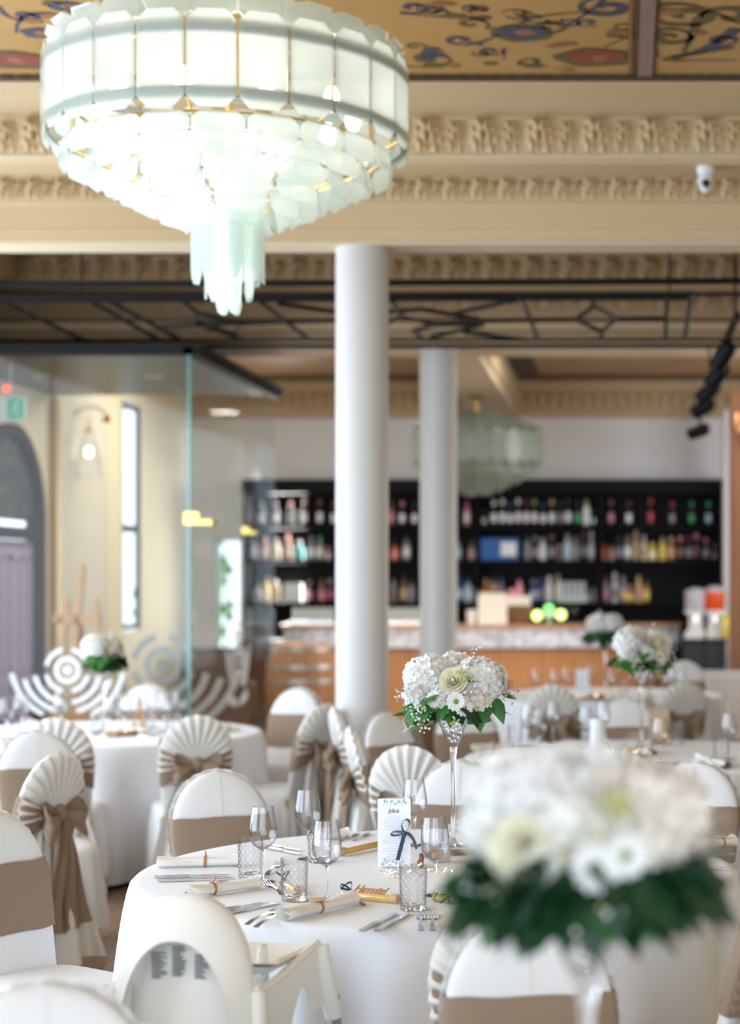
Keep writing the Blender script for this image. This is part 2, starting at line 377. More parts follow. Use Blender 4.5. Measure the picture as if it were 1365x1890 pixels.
def leaf_mesh(nx=14, nz=18, bud=False):
    m = MB()
    def fn(u, v):
        x = (u-.5); z = v
        wdt = .47*(1-.55*abs(v-.35)**1.5)*(1+.10*math.sin(v*22)); 
        a = max(0, 1-(abs(x)/wdt)**2.2)
        rib = math.exp(-(x/.05)**2)
        lob = .5+.5*math.cos(18*v-9*abs(x)*2)
        h = a*(.25+.75*v**1.5)*(.45+.55*lob)-.30*rib*(1-v)+.16*a*math.cos(x*30+v*5)
        if v > .86: h *= max(0, 1-((v-.86)/.14)**2)
        return (x, -h, z)
    m.grid(fn, nx, nz)
    return m.mesh('acanthus_leaf', M['cream'], 60)
LEAF = leaf_mesh(); LEAFB = LEAF.copy(); LEAFB.materials[0] = M['beam_brown_dimmed']
def leafband(parent, y, z0, h, pitch, depth, x0, x1, tilt=0, LEAF=LEAF):
    k = 0; x = x0
    while x < x1:
        inst('acanthus_leaf', LEAF, parent, T(x, y, z0) @ R(tilt, 'X') @ S(pitch*.66, depth*1.7, h))
        inst('acanthus_bud', LEAF, parent, T(x+pitch/2, y+.004, z0) @ R(tilt, 'X') @ S(pitch*.42, depth*1.25, h*.93))
        x += pitch
leafband(beam1, 9.61, 3.94, .185, .30, .055, -3.75, 1.1, math.radians(6))
leafband(beam1, 9.98, 3.77, .112, .155, .035, -3.6, 1.0)
leafband(beam2, 13.80, 3.94, .185, .30, .055, -4.9, 1.2, math.radians(6), LEAFB)
leafband(beam2, 14.17, 3.77, .112, .31, .035, -4.9, 1.2, 0, LEAFB)
# dark hollow line and cream fillets under the ceiling edge
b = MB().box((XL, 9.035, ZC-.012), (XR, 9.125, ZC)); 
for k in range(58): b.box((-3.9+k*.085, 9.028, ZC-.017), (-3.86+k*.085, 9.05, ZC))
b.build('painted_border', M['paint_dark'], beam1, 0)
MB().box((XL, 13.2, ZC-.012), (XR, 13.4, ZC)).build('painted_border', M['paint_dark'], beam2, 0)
for y0 in (10.03, 14.22):
    m = MB()
    for a, z, r in ((-.44, 4.135, .012), (-.41, 3.925, .010), (-.055, 3.89, .006), (-.01, 3.752, .007), (-.005, 3.60, .004)):
        m.tube([(XL, y0+a, z), (XR, y0+a, z)], r, 8)
    m.build('moulding', M['cream_light'], beam1 if y0 < 12 else beam2)
# dark painted stripes along the second beam's fascia, tan lines of its mouldings
m = MB()
for z0, z1, yy in ((3.60, 3.617, 14.214), (3.69, 3.715, 14.214), (3.885, 3.90, 14.16)): m.box((XL, yy, z0), (XR, 14.23, z1))
m.build('painted_line', M['paint_dark'], beam2, 0)
MB().box((XL, 14.212, 3.62), (XR, 14.23, 3.685)).build('painted_line', M['cream'], beam2, 0)
# soffit strips, pale
MB().box((XL, 10.06, ZS-.012), (XR, 10.33, ZS+.01)).build('soffit_panel', M['cream_light'], beam1, 0)
MB().box((XL, 14.27, ZS-.012), (XR, 15.20, ZS+.01)).build('soffit_panel', M['cream_light'], beam2, 0)
# cornices along the left facade in both coffers
def side_run(ya, yb, name):
    m = MB(); pts = [(XL-a, z) for a, z in PROF]+[(XL-.2, ZC+.05), (XL-.2, ZS)]
    m.prism(pts, yb-ya, T(0, ya, 0)); return struct(name, m, M['cream'], smooth=25)
s3 = side_run(10.36, 14.2, 'trim_3'); s3['label'] = 'cream plaster cornice along the left facade'
MB().box((XL+.93, 10.4, ZC-.012), (XL+1.1, 13.3, ZC)).build('painted_border', M['paint_dark'], s3, 0)
# longitudinal beam from the rear column to the back wall, and the low cornice over the bar
lb = MB().box((-1.76, 15.25, ZS), (-1.24, YB, 3.96)); lb = struct('trim_4', lb, M['cream_light'], label='white plaster beam running back from the rear column', smooth=0)
for sx in (-1, 1):
    MB().box((-1.5+sx*.26-.03, 15.26, 3.62), (-1.5+sx*.26+.03, YB, 3.80)).build('beam_moulding', M['cream'], lb, 0)
bc = MB(); pts = [(YB-a-.0, z) for a, z in ((.22, ZS), (.22, 3.60), (.27, 3.62), (.27, 3.80), (.36, 3.82), (.42, 3.90), (.42, 3.97), (0, 3.97), (0, ZS))]
bc.prism(pts, XR-XL, T(XL, 0, 0) @ Matrix(((0, 1, 0, 0), (1, 0, 0, 0), (0, 0, 1, 0), (0, 0, 0, 1))))
bc = struct('trim_5', bc, M['cream'], label='plaster cornice above the bar wall', smooth=25)
lm2 = MB()
x = XL+.1
while x < 2.0: lm2.box((x, YB-.30, 3.63), (x+.07, YB-.26, 3.79)); lm2.ball((x+.10, YB-.285, 3.72), (.02, .02, .05), 6, 4); x += .13
o = lm2.build('relief_band', M['cream'], bc, 60)
# bands of paint on the bar-side ceiling
m = MB()
for ya, yb in ((15.4, 15.75), (20.3, 20.7)): m.box((XL, ya, 3.938), (-1.9, yb, 3.95)); m.box((-1.1, ya, 3.938), (XR, yb, 3.95))
m.box((-1.2, 15.4, 3.937), (-.95, 20.7, 3.95)); m.build('painted_border', M['paint_dark'], bc, 0)

# painted ceiling ornament (flat paint on the front coffer's ceiling)
cl = bpy.data.objects['ceiling']
def CP(px, py, dz=0): p = ON(px, py, ZC-.004-dz); return p
def scroll(mb, px, py, r, a0, turns, wd, tail=None, flip=1):
    """spiral in metres on the ceiling round the point under pixel (px,py)"""
    c = CP(px, py); pts = []; ws = []; r *= 1.35; wd *= 1.7
    N = int(26*turns)+6
    for i in range(N+1):
        t = i/N; a = a0+flip*t*turns*2*PI; rr = r*(.12+.88*t)
        pts.append(Vector((c.x+rr*math.cos(a), c.y+rr*math.sin(a), c.z))); ws.append(wd*(.5+.8*math.sin(PI*min(1, t*1.1))))
    if tail:
        e = CP(*tail); s0 = pts[-1]; d = (pts[-1]-pts[-2]).normalized()*(e-s0).length*.45
        for i in range(1, 13):
            t = i/12; q = (1-t)**2*s0+2*(1-t)*t*(s0+d)+t*t*e; pts.append(q); ws.append(wd*(1-.75*t))
    flatstrip(mb, pts, ws)
def flatstrip(mb, pts, ws):
    vs = []
    for i, p in enumerate(pts):
        t = (pts[min(i+1, len(pts)-1)]-pts[max(i-1, 0)]); t = Vector((-t.y, t.x, 0)).normalized()*ws[i]/2
        vs += [tuple(p-t), tuple(p+t)]
    mb.add(vs, [(2*i, 2*i+1, 2*i+3, 2*i+2) for i in range(len(pts)-1)])
def blob(mb, px, py, rx, ry, dz=0, seg=20, wob=0, rnd=random):
    c = CP(px, py, dz); ph = random.random()*6
    mb.add([(c.x+rx*(1+wob*math.sin(5*a+ph))*math.cos(a), c.y+ry*(1+wob*math.sin(5*a+ph))*math.sin(a), c.z) for a in [2*PI*i/seg for i in range(seg)]], [tuple(range(seg))])
blue, red, oli, rust, drk = MB(), MB(), MB(), MB(), MB()
blob(oli, 963, 62, .145, .13, 0, 24, .05); blob(blue, 965, 60, .115, .10, .001); blob(rust, 968, 60, .05, .045, .002)
blob(oli, 1099, 107, .20, .15, 0, 26, .07); blob(red, 1098, 105, .145, .105, .001); blob(rust, 1106, 108, .04, .06, .002, 12, .3)
blob(oli, 30, 112, .20, .15, 0, 26, .07); blob(red, 28, 110, .145, .105, .001); blob(rust, 30, 112, .04, .06, .002, 12, .3)
blob(blue, 75, 62, .09, .08, 0, 20, .1); blob(rust, 78, 62, .04, .04, .001)
for a in ((792, 110, .08, 0, 1.1, .018, (730, 122), 1), (850, 75, .06, 2, 1.2, .016, (925, 60), -1), (1010, 50, .08, 1, 1.3, .018, (1120, 20), 1),
          (1120, 15, .10, 3, 1.2, .026, (1050, 45), 1), (905, 95, .05, 1, 1.2, .014, (930, 110), -1), (870, 45, .06, 0, 1.1, .014, (940, 50), 1),
          (760, 15, .06, 2, 1.0, .016, (840, 35), 1), (1155, 62, .06, 2, 1.3, .018, (1110, 90), -1), (1265, 30, .13, 2, 1.3, .03, (1365, 45), 1),
          (1235, 70, .09, 0, 1.2, .026, (1215, 105), -1), (1330, 75, .06, 1, 1.0, .02, (1240, 108), 1), (1345, 30, .10, 3, 1.0, .035, (1260, 100), -1),
          (120, 15, .09, 1, 1.2, .022, (30, 62), 1), (190, 22, .07, 0, 1.2, .018, (120, 40), -1), (230, 40, .07, 2, 1.0, .014, (160, 52), 1),
          (45, 30, .06, 2, 1.2, .018, (0, 12), 1), (270, 10, .06, 1, 1.1, .016, (200, 10), -1)):
    scroll(blue if random.random() < .45 else oli, a[0], a[1], a[2], a[3], a[4], a[5], a[6], a[7])
rs = random.Random(21)
for k in range(34):
    px = rs.choice([rs.uniform(760, 1160), rs.uniform(780, 1160), rs.uniform(-10, 250)]); py = (12+ (px-760)*.10 if rs.random() < .55 else rs.uniform(70, 126)) if px > 700 else rs.uniform(0, 75)
    scroll(rs.choice((blue, oli, oli, rust)), px, py+rs.uniform(-8, 8), rs.uniform(.03, .06), rs.random()*6, rs.uniform(.8, 1.3), .009, None, rs.choice((-1, 1)))
for px, py in ((815, 8), (838, 30), (870, 36), (885, 34), (1025, 86), (1045, 82), (1130, 66), (1140, 60), (800, 122), (905, 118), (985, 122), (1250, 112), (1235, 22), (1290, 62), (60, 40), (95, 30), (150, 15), (135, 55), (250, 5), (100, 90)):
    (rust if random.random() < .55 else oli).v and None
    blob(rust if random.random() < .6 else oli, px, py, random.uniform(.035, .07), random.uniform(.02, .04), .0005, 10, .3)
for px, py in ((795, 100), (785, 108), (808, 104), (797, 92)): blob(blue, px, py, .045, .03, .0005, 8, .3)
flatstrip(oli, [CP(1222+12*t, 110-2*t) for t in range(12)], [.03]*12)
flatstrip(blue, [CP(1238+10*t, 104-.35*t*t) for t in range(13)], [.022+.004*t for t in range(13)])
flatstrip(blue, [CP(1222+9*t, 112) for t in range(16)], [.012]*16)
for k, (nm, mb, mm) in enumerate((('blue', blue, 'paint_blue'), ('red', red, 'paint_red'), ('olive', oli, 'paint_olive'), ('rust', rust, 'paint_rust'))):
    mb.build('painted_ornament', M[mm], cl, 0)
# divider strips between ceiling panels
xs = (1195-PX)/F
m = MB(); X0 = ON(1193, 60, ZC).x
m.box((X0-.035, 5, ZC-.012), (X0+.035, 9.03, ZC)); m.build('divider_strip', M['paint_mauve'], cl, 0)
m = MB()
for dx in (-.062, -.045, .042): m.box((X0+dx, 5, ZC-.008), (X0+dx+.008, 9.03, ZC))
m.build('divider_line', M['paint_dark'], cl, 0)
m = MB(); m.box((X0-.085, 5, ZC-.006), (X0-.07, 9.0, ZC)); m.build('divider_line', M['paint_rust'], cl, 0)

# columns
def column(y, x, r, label):
    m = MB().lathe([(r*1.18, 0), (r*1.18, .10), (r*1.06, .16), (r, .19), (r, ZS-.03), (r*1.0, ZS-.01)], 48)
    o = m.build('column', M['column'], None, 50, (x, y, 0)); o['kind'] = 'structure'; o['label'] = label; return o
column(10.21, (668-PX)/323.2, .150, 'front white iron column in the middle of the hall')
column(14.54, (809-PX)/227, .150, 'rear white iron column nearer the bar')

# arched door in the left facade (door_1), window_3, added window
def xz(m): return m
dr = bpy.data.objects.new('door_1', None); C.objects.link(dr); dr['kind'] = 'structure'; dr['label'] = 'arched entrance with lilac door leaves'
MX = T(XL-.12, 0, 0) @ R(PI/2, 'Z')      # prism outline (y,z) -> extrudes toward -x... depth handled below
def yz_prism(mb, pts, x0, x1):
    n = len(pts)
    mb.add([(x0, y, z) for y, z in pts]+[(x1, y, z) for y, z in pts],
           [tuple(range(n)), tuple(range(2*n-1, n-1, -1))]+[(i, i+n, (i+1) % n+n, (i+1) % n) for i in range(n)])
fr = MB(); yc, zr = 14.85, 2.14
def arc(r, n=20): return [(yc+r*math.cos(PI*i/n), zr+r*math.sin(PI*i/n)) for i in range(n+1)]
outer, inner = arc(.80), arc(.70)
for i in range(20): yz_prism(fr, [outer[i], outer[i+1], inner[i+1], inner[i]], XL-.10, XL+.05)
for s in (-1, 1): fr.box((XL-.10, yc+s*.75-.05, 0), (XL+.05, yc+s*.75+.05, zr))
fr.box((XL-.08, yc-.7, 1.98), (XL+.03, yc+.7, 2.08)); fr.build('door_frame', M['door_frame'], dr, 0)
fg = MB(); yz_prism(fg, arc(.70), XL-.05, XL-.03); fg.build('fanlight', M['dark_glass'], dr, 0)
for s in (-1, 1):
    lf = MB(); a, b_ = (yc-.69, yc-.01) if s < 0 else (yc+.01, yc+.69)
    lf.box((XL-.07, a, .02), (XL-.03, b_, 1.97)); leaf = lf.build('door_leaf', M['lilac'], dr, 0)
    p = MB()
    for za, zb in ((.12, .75), (.85, 1.85)):
        p.box((XL-.035, a+.08, za), (XL-.015, a+.13, zb)); p.box((XL-.035, b_-.13, za), (XL-.015, b_-.08, zb))
        p.box((XL-.035, a+.08, za), (XL-.015, b_-.08, za+.05)); p.box((XL-.035, a+.08, zb-.05), (XL-.015, b_-.08, zb))
        p.box((XL-.035, (a+b_)/2-.025, za), (XL-.015, (a+b_)/2+.025, zb))
    p.build('raised_panel', M['lilac'], leaf, 0)
def window_y(n, y0, y1, z0, z1, bars, label, fw=.05):
    o = bpy.data.objects.new('window_%d' % n, None); C.objects.link(o); o['kind'] = 'structure'; o['label'] = label
    f = MB()
    for a, b_, c, d in ((y0, y0+fw, z0, z1), (y1-fw, y1, z0, z1), (y0, y1, z0, z0+fw), (y0, y1, z1-fw, z1)): f.box((XL-.045, a, c), (XL-.005, b_, d))
    for z in bars: f.box((XL-.045, y0, z-.035), (XL-.005, y1, z+.035))
    f.build('window_frame', M['door_frame'] if n == 3 else M['white_plastic'], o, 0)
    MB().box((XL-.03, y0+fw, z0+fw), (XL-.025, y1-fw, z1-fw)).build('pane', M['pane'], o, 0)
window_y(3, 18.2, 18.9, 1.12, 3.45, [2.16], 'tall narrow window in the left facade beyond the lobby')
gw = bpy.data.objects.new('window_4', None); C.objects.link(gw); gw['kind'] = 'structure'; gw['label'] = 'added window standing for a greenery reflection, left of the bottle shelves'  # added window in place of a reflection in the lobby's side glass
f = MB()
for a, b_, c, d in ((gx0, gx0+.03, gz0, gz1), (gx1-.03, gx1, gz0, gz1), (gx0, gx1, gz0, gz0+.03), (gx0, gx1, gz1-.03, gz1)): f.box((a, YB+.04, c), (b_, YB+.1, d))
f.build('window_frame', M['white_plastic'], gw, 0)
MB().box((gx0, YB+.065, gz0), (gx1, YB+.07, gz1)).build('pane', M['pane'], gw, 0)
struct('pavement', MB().box((-8, YB+.21, -.2), (0, 25, -.12)), M['garden_wall'], smooth=0)
# added shrub outside, stands for the greenery reflected in the lobby glass
hb = MB()
for k in range(260):
    c = (random.uniform(-6.1, -5.0), random.uniform(22.2, 22.9), random.uniform(1.2, 2.2) if k % 3 else random.uniform(.2, 1.2)); 
    hb.add([(-.05, 0, 0), (0, 0, -.03), (.06, 0, 0), (0, 0, .035)], [(0, 1, 2, 3)], T(*c) @ Euler((random.random()*6, random.random()*6, random.random()*6)).to_matrix().to_4x4() @ S(1.6))
for k in range(14): x_ = -6.0+k*.075; hb.tube([(x_, 22.5, -.11), (x_+.03, 22.5, 1.2), (x_, 22.6, 2.0)], .012, 5)
tag(hb.build('added_shrub', M['foliage'], None, 0), 'green shrub added outside the back window for the reflected greenery', 'shrub', kind='stuff')

# ---- glass lobby
GX, GY0, GY1, GZ = -3.10, 12.8, 15.94, 3.25
lob = thing('glass_lobby', 'glass entrance lobby with black roof edge and brass hinges at left', 'glass lobby', (0, 0, 0))
m = MB().box((XL+.002, GY0-.04, GZ), (GX+.03, GY0+.06, GZ+.075)).box((GX-.04, GY0-.04, GZ), (GX+.05, GY1+.03, GZ+.075)).box((GX-.07, GY0-.06, GZ+.05), (GX+.09, GY1+.04, GZ+.075))
m.build('roof_edge', M['black'], lob, 0)
MB().box((XL+.002, GY0+.06, GZ+.03), (GX-.04, GY1, GZ+.06)).build('lobby_ceiling', M['box_ceiling'], lob, 0)
MB().box((XL+.003, GY1-.03, 0), (XL+.07, GY1+.03, GZ)).build('post', M['goldleg'], lob, 0)
for a, b_ in ((XL+.02, -4.1), (-4.09, GX-.01)): MB().box((a, GY0, .02), (b_, GY0+.012, GZ)).build('glass_panel', M['pane'], lob, 0)
for a, b_ in ((GY0+.015, 14.4), (14.41, GY1-.02)): MB().box((GX-.012, a, .02), (GX, b_, GZ)).build('glass_panel', M['pane'], lob, 0)
MB().box((XL+.08, GY1, .02), (GX-.012, GY1+.012, GZ)).build('glass_panel', M['pane'], lob, 0)
MB().box((GX-.022, GY0-.003, .02), (GX+.004, GY0+.015, GZ)).build('glass_edge', M['pane_edge'], lob, 0)
for p, sx, sz in ((W(361, 957, GY0-.01), .085, .045), (W(457, 979, 15.2), .05, .03)):
    m = MB().box((p.x-sx, p.y-.012, p.z-sz), (p.x+sx*.3, p.y+.02, p.z+sz)).box((p.x+sx*.3, p.y-.008, p.z-sz), (p.x+sx*1.4, p.y+.12, p.z-sz*.2))
    m.build('hinge', M['gold'], lob, 0)
for px, py in ((275, 695), (292, 695), (330, 722), (70, 696)):
    p = ON(px, py, GZ+.028); MB().lathe([(.0001, -.004), (.035, -.004), (.035, .004)], 14).build('downlight', M['white_plastic'], lob, 40, p)
# the round logo on the glass: rings and candelabrum arcs
def arcstrip(mb, cx, cz, r0, r1, a0, a1, n=14):
    for i in range(n):
        t0, t1 = math.radians(a0+(a1-a0)*i/n), math.radians(a0+(a1-a0)*(i+1)/n)
        mb.prism([(cx+r*math.cos(t), cz+r*math.sin(t)) for r, t in ((r0, t0), (r1, t0), (r1, t1), (r0, t1))], .004)
def logo(name, mtx, m_, parent, label=None, k=1.0):
    mb = MB()
    arcstrip(mb, 0, 0, 0, .035*k, 0, 360, 12); arcstrip(mb, 0, 0, .062*k, .098*k, 0, 360, 24)
    for a0, a1 in ((15, 75), (105, 165), (195, 255), (285, 345)): arcstrip(mb, 0, 0, .135*k, .168*k, a0-2, a1+2)
    arcstrip(mb, 0, 0, .215*k, .25*k, 190, 262); arcstrip(mb, 0, 0, .215*k, .25*k, 278, 350)
    arcstrip(mb, 0, .02*k, .30*k, .335*k, 196, 258); arcstrip(mb, 0, .02*k, .30*k, .335*k, 282, 344)
    arcstrip(mb, 0, .05*k, .385*k, .42*k, 190, 245); arcstrip(mb, 0, .05*k, .385*k, .42*k, 295, 350)
    for s in (-1, 1): mb.prism([(s*.05*k, -.46*k), (s*.32*k, -.42*k), (s*.30*k, -.34*k), (s*.06*k, -.40*k)], .004)
    n8 = 8; groups = {}
    par = {i: i for i in range(0, len(mb.v), n8)}
    last = None; cur = MB()
    def flush():
        if cur.v: inst('decal_arc', cur.mesh('decal_arc', m_, 0), parent, mtx)
    for k in range(0, len(mb.v), n8):
        vs = mb.v[k:k+n8]
        if last is not None and (Vector(vs[0])-Vector(last[3])).length > .002: flush(); cur = MB()
        fs = [tuple(i-k for i in f) for f in mb.f if k <= f[0] < k+n8]
        cur.add(vs, fs); last = vs
    flush()
p = W(124, 1237, GY0-.006); logo('window_decal', T(*p), M['vinyl'], lob, 'white round logo with candelabrum arcs')
p = W(300, 1228, GY1-.01); logo('window_decal', T(*p), M['vinyl_back'], lob, 'pale reflection of the logo, put on the rear glass', 1.7)  # second logo drawn as the mirrored reflection of the front one
p = Vector((GX+.004, 14.4, 1.12)); logo('window_decal', T(*p) @ R(PI/2, 'Z'), M['vinyl'], lob, 'pale logo on the side glass', 1.1)

# ---- iron lattice hanging under the beams
ZL = 3.39
lat = thing('iron_lattice', 'black iron lattice frame hanging overhead between the two columns', 'iron lattice', (0, 0, ZL))
def LP(px, py): D = F*(ZL-HC)/(PY-py); return Vector(((px-PX)/F*D, D, 0))
def bar(a, b_, r=.012, nm='bar'):
    r *= 1.35
    m = MB(); p, q = LP(*a), LP(*b_); m.tube([p, q], r, 6); m.build(nm, M['black'], lat, 60)
polys = [[(1230, 545), (1228, 625)], [(1275, 541), (1263, 626)], [(1097, 548), (1097, 565), (1061, 590), (1109, 611), (1139, 589), (1097, 565)], [(1109, 611), (1109, 626)],
    [(1139, 589), (1227, 588)], [(1061, 590), (888, 592)], [(963, 551), (993, 627)], [(963, 551), (830, 580)], [(722, 575), (780, 571), (845, 583), (881, 588), (891, 600), (795, 622)],
    [(724, 556), (742, 585), (718, 594)], [(742, 585), (802, 600), (762, 610), (782, 628)], [(802, 600), (888, 598)], [(855, 613), (966, 627)],
    [(343, 560), (364, 578), (441, 594), (436, 617), (359, 596), (364, 578)], [(359, 596), (451, 628)], [(205, 558), (333, 627)], [(169, 558), (295, 628)],
    [(-60, 530), (15, 563), (164, 632)], [(482, 558), (569, 627)], [(287, 604), (518, 594), (640, 591)], [(513, 560), (640, 579)], [(640, 579), (722, 594)], [(640, 591), (722, 575)]]
for pl in polys:
    m = MB(); m.tube([LP(*q) for q in pl], .016, 6); m.build('lattice_bar', M['black'], lat, 60)
for (a, b_, r) in (((-200, 547), (1275, 543), .012), ((-200, 556), (1275, 551), .009), ((-200, 629), (1500, 627), .010), ((-200, 640), (1500, 638), .013)):
    bar(a, b_, r, 'rail')
# main tube above the lattice and drop rods
m = MB(); q = W(-300, 527, 11.0); q2 = W(1700, 517, 11.0); q.z -= ZL; q2.z -= ZL; m.tube([q, q2], .021, 8); m.build('main_tube', M['black'], lat)
q3 = W(1275, 543, 10.93); q4 = W(1600, 542, 10.93); q3.z -= ZL; q4.z -= ZL; m = MB().tube([q3, q4], .011, 8); m.build('rail', M['black'], lat)
for px in (1235, 150, 700):
    p = W(px, 540, 11.0); MB().tube([(p.x, 11.0, 0), (p.x, 11.0, .83-.02)], .006, 6).build('drop_rod', M['black'], lat)

# ---- track spotlights top right
trk = thing('spotlight_track', 'black ceiling track running away at upper right', 'lighting track', (.70, 13.6, 3.27))
MB().box((-.02, -2.6, -.015), (.02, 2.9, .02)).build('track_rail', M['black'], trk, 0)
MB().tube([(0, -2.4, .02), (0, -2.4, ZC-3.27-.002)], .008, 6).build('drop_rod', M['black'], trk)
MB().tube([(0, 1.0, .02), (0, 1.0, ZS-3.27-.014)], .008, 6).build('drop_rod', M['black'], trk)
words = ['nearest', 'second nearest', 'third nearest', 'fourth nearest', 'farthest']
for i, (px, py, D) in enumerate(((1335, 655, 11.9), (1325, 692, 12.7), (1308, 722, 13.6), (1298, 752, 14.6), (1290, 795, 15.9))):
    p = W(px, py, D)
    t = thing('spotlight', 'black spotlight head, %s on the upper right track' % words[i], 'spotlight', (.70, D, 3.25), 0, 'black spotlights on the right track')
    d = Vector((p.x-.70, 0, p.z-3.25))
    mx = T(d.x, 0, d.z) @ R(.5+.2*i, 'Y') @ R(.5, 'X')
    MB().lathe([(.055, -.10), (.06, -.09), (.06, .06), (.045, .09), (.02, .10)], 20, mx).build('lamp_body', M['black'], t)
    MB().lathe([(.054, -.104), (.054, -.10)], 20, mx).build('lamp_lens', M['lens'], t)
    MB().tube([(0, 0, 0), (d.x*.4, 0, d.z*.35), (d.x, 0, d.z+.04)], .012, 6).build('lamp_arm', M['black'], t)

# security camera, step soffit of beam 1
p = W(1302, 300, 9.72)
t = thing('security_camera', 'white dome security camera under the upper cornice at right', 'camera', (p.x, 9.75, 3.896))
MB().lathe([(.048, 0), (.048, -.03), (.044, -.045)], 24).build('mount', M['white_plastic'], t)
MB().ball((0, 0, -.075), (.044, .044, .044), 20, 12).lathe([(.030, -.05), (.032, .01)], 20, T(0, -.03, -.09) @ R(math.radians(60), 'X')).build('housing', M['white_plastic'], t)
MB().ball((0, -.052, -.10), (.023, .016, .023), 16, 8).build('camera_lens', M['lens'], t)

# exit sign inside lobby
p = W(20, 752, 13.6)
t = thing('exit_sign', 'green and white running man exit sign hanging in the lobby', 'sign', (p.x, p.y, p.z))
MB().box((-.11, -.02, -.10), (.115, .02, .08)).build('sign_box', M['white_plastic'], t, 0)
MB().box((-.02, -.024, -.09), (.105, -.02, .07)).build('sign_face', M['exit_green'], t, 0)
m = MB(); m.ball((.055, -.026, .04), (.012, .003, .012), 8, 5)
for a, b_ in (((.05, .02), (.035, -.02)), ((.035, -.02), (.06, -.045)), ((.06, -.045), (.055, -.075)), ((.035, -.02), (.015, -.05)), ((.05, .02), (.075, .0)), ((.05, .02), (.02, .015))):
    m.tube([(a[0], -.026, a[1]), (b_[0], -.026, b_[1])], .006, 5)
m.build('pictogram', M['vinyl'], t)
MB().ball((-.03, -.012, .145), .02, 8, 6).build('indicator_light', M['red_led'], t)
MB().tube([(0, 0, .08), (0, 0, GZ+.03-p.z)], .006, 6).build('hanger', M['white_plastic'], t)

# wall lamp beyond the lobby
t = thing('wall_lamp', 'swan neck wall lamp with clear bell glass seen through the lobby', 'wall lamp', (XL+.001, 16.55, 0))
zz = 1.66+(1065-775)/199.4
arcp = [(.0, 0, zz-.12)]+[(.30*(1-math.cos(a))/2*1.0+.02, 0, zz+.02+.10*math.sin(a)) for a in [PI*i/10 for i in range(11)]]
MB().tube(arcp, .010, 8).build('lamp_arm', M['gold'], t)
MB().lathe([(.02, .05), (.03, .03), (.075, -.02), (.07, -.02)], 20, T(.33, 0, zz)).build('lamp_cap', M['copper'], t)
MB().lathe([(.03, -.10), (.06, -.20), (.105, -.38), (.11, -.50), (.10, -.56)], 24, T(.16, -.02, zz), cap=False).build('glass_shade', M['glass'], t)
MB().tube([(.16, -.02, zz+.02), (.16, -.02, zz-.12)], .008, 6).lathe([(.03, -.12), (.035, -.09), (.012, -.06)], 14, T(.16, -.02, zz)).build('lamp_holder', M['gold'], t)
MB().ball((.16, -.02, zz-.30), (.035, .035, .05), 12, 8).build('light_bulb', M['bulb'], t)
MB().lathe([(.045, -.012), (.045, .012)], 16, T(.012, 0, zz-.13) @ R(PI/2, 'Y')).build('wall_plate', M['gold'], t)

# beige partition behind lobby (px 105-225 seen through the glass)
struct('wall_partition', MB().box((XL+.002, 15.98, 0), (XL+.03, 17.55, ZS)), M['grey_wall'], smooth=0)

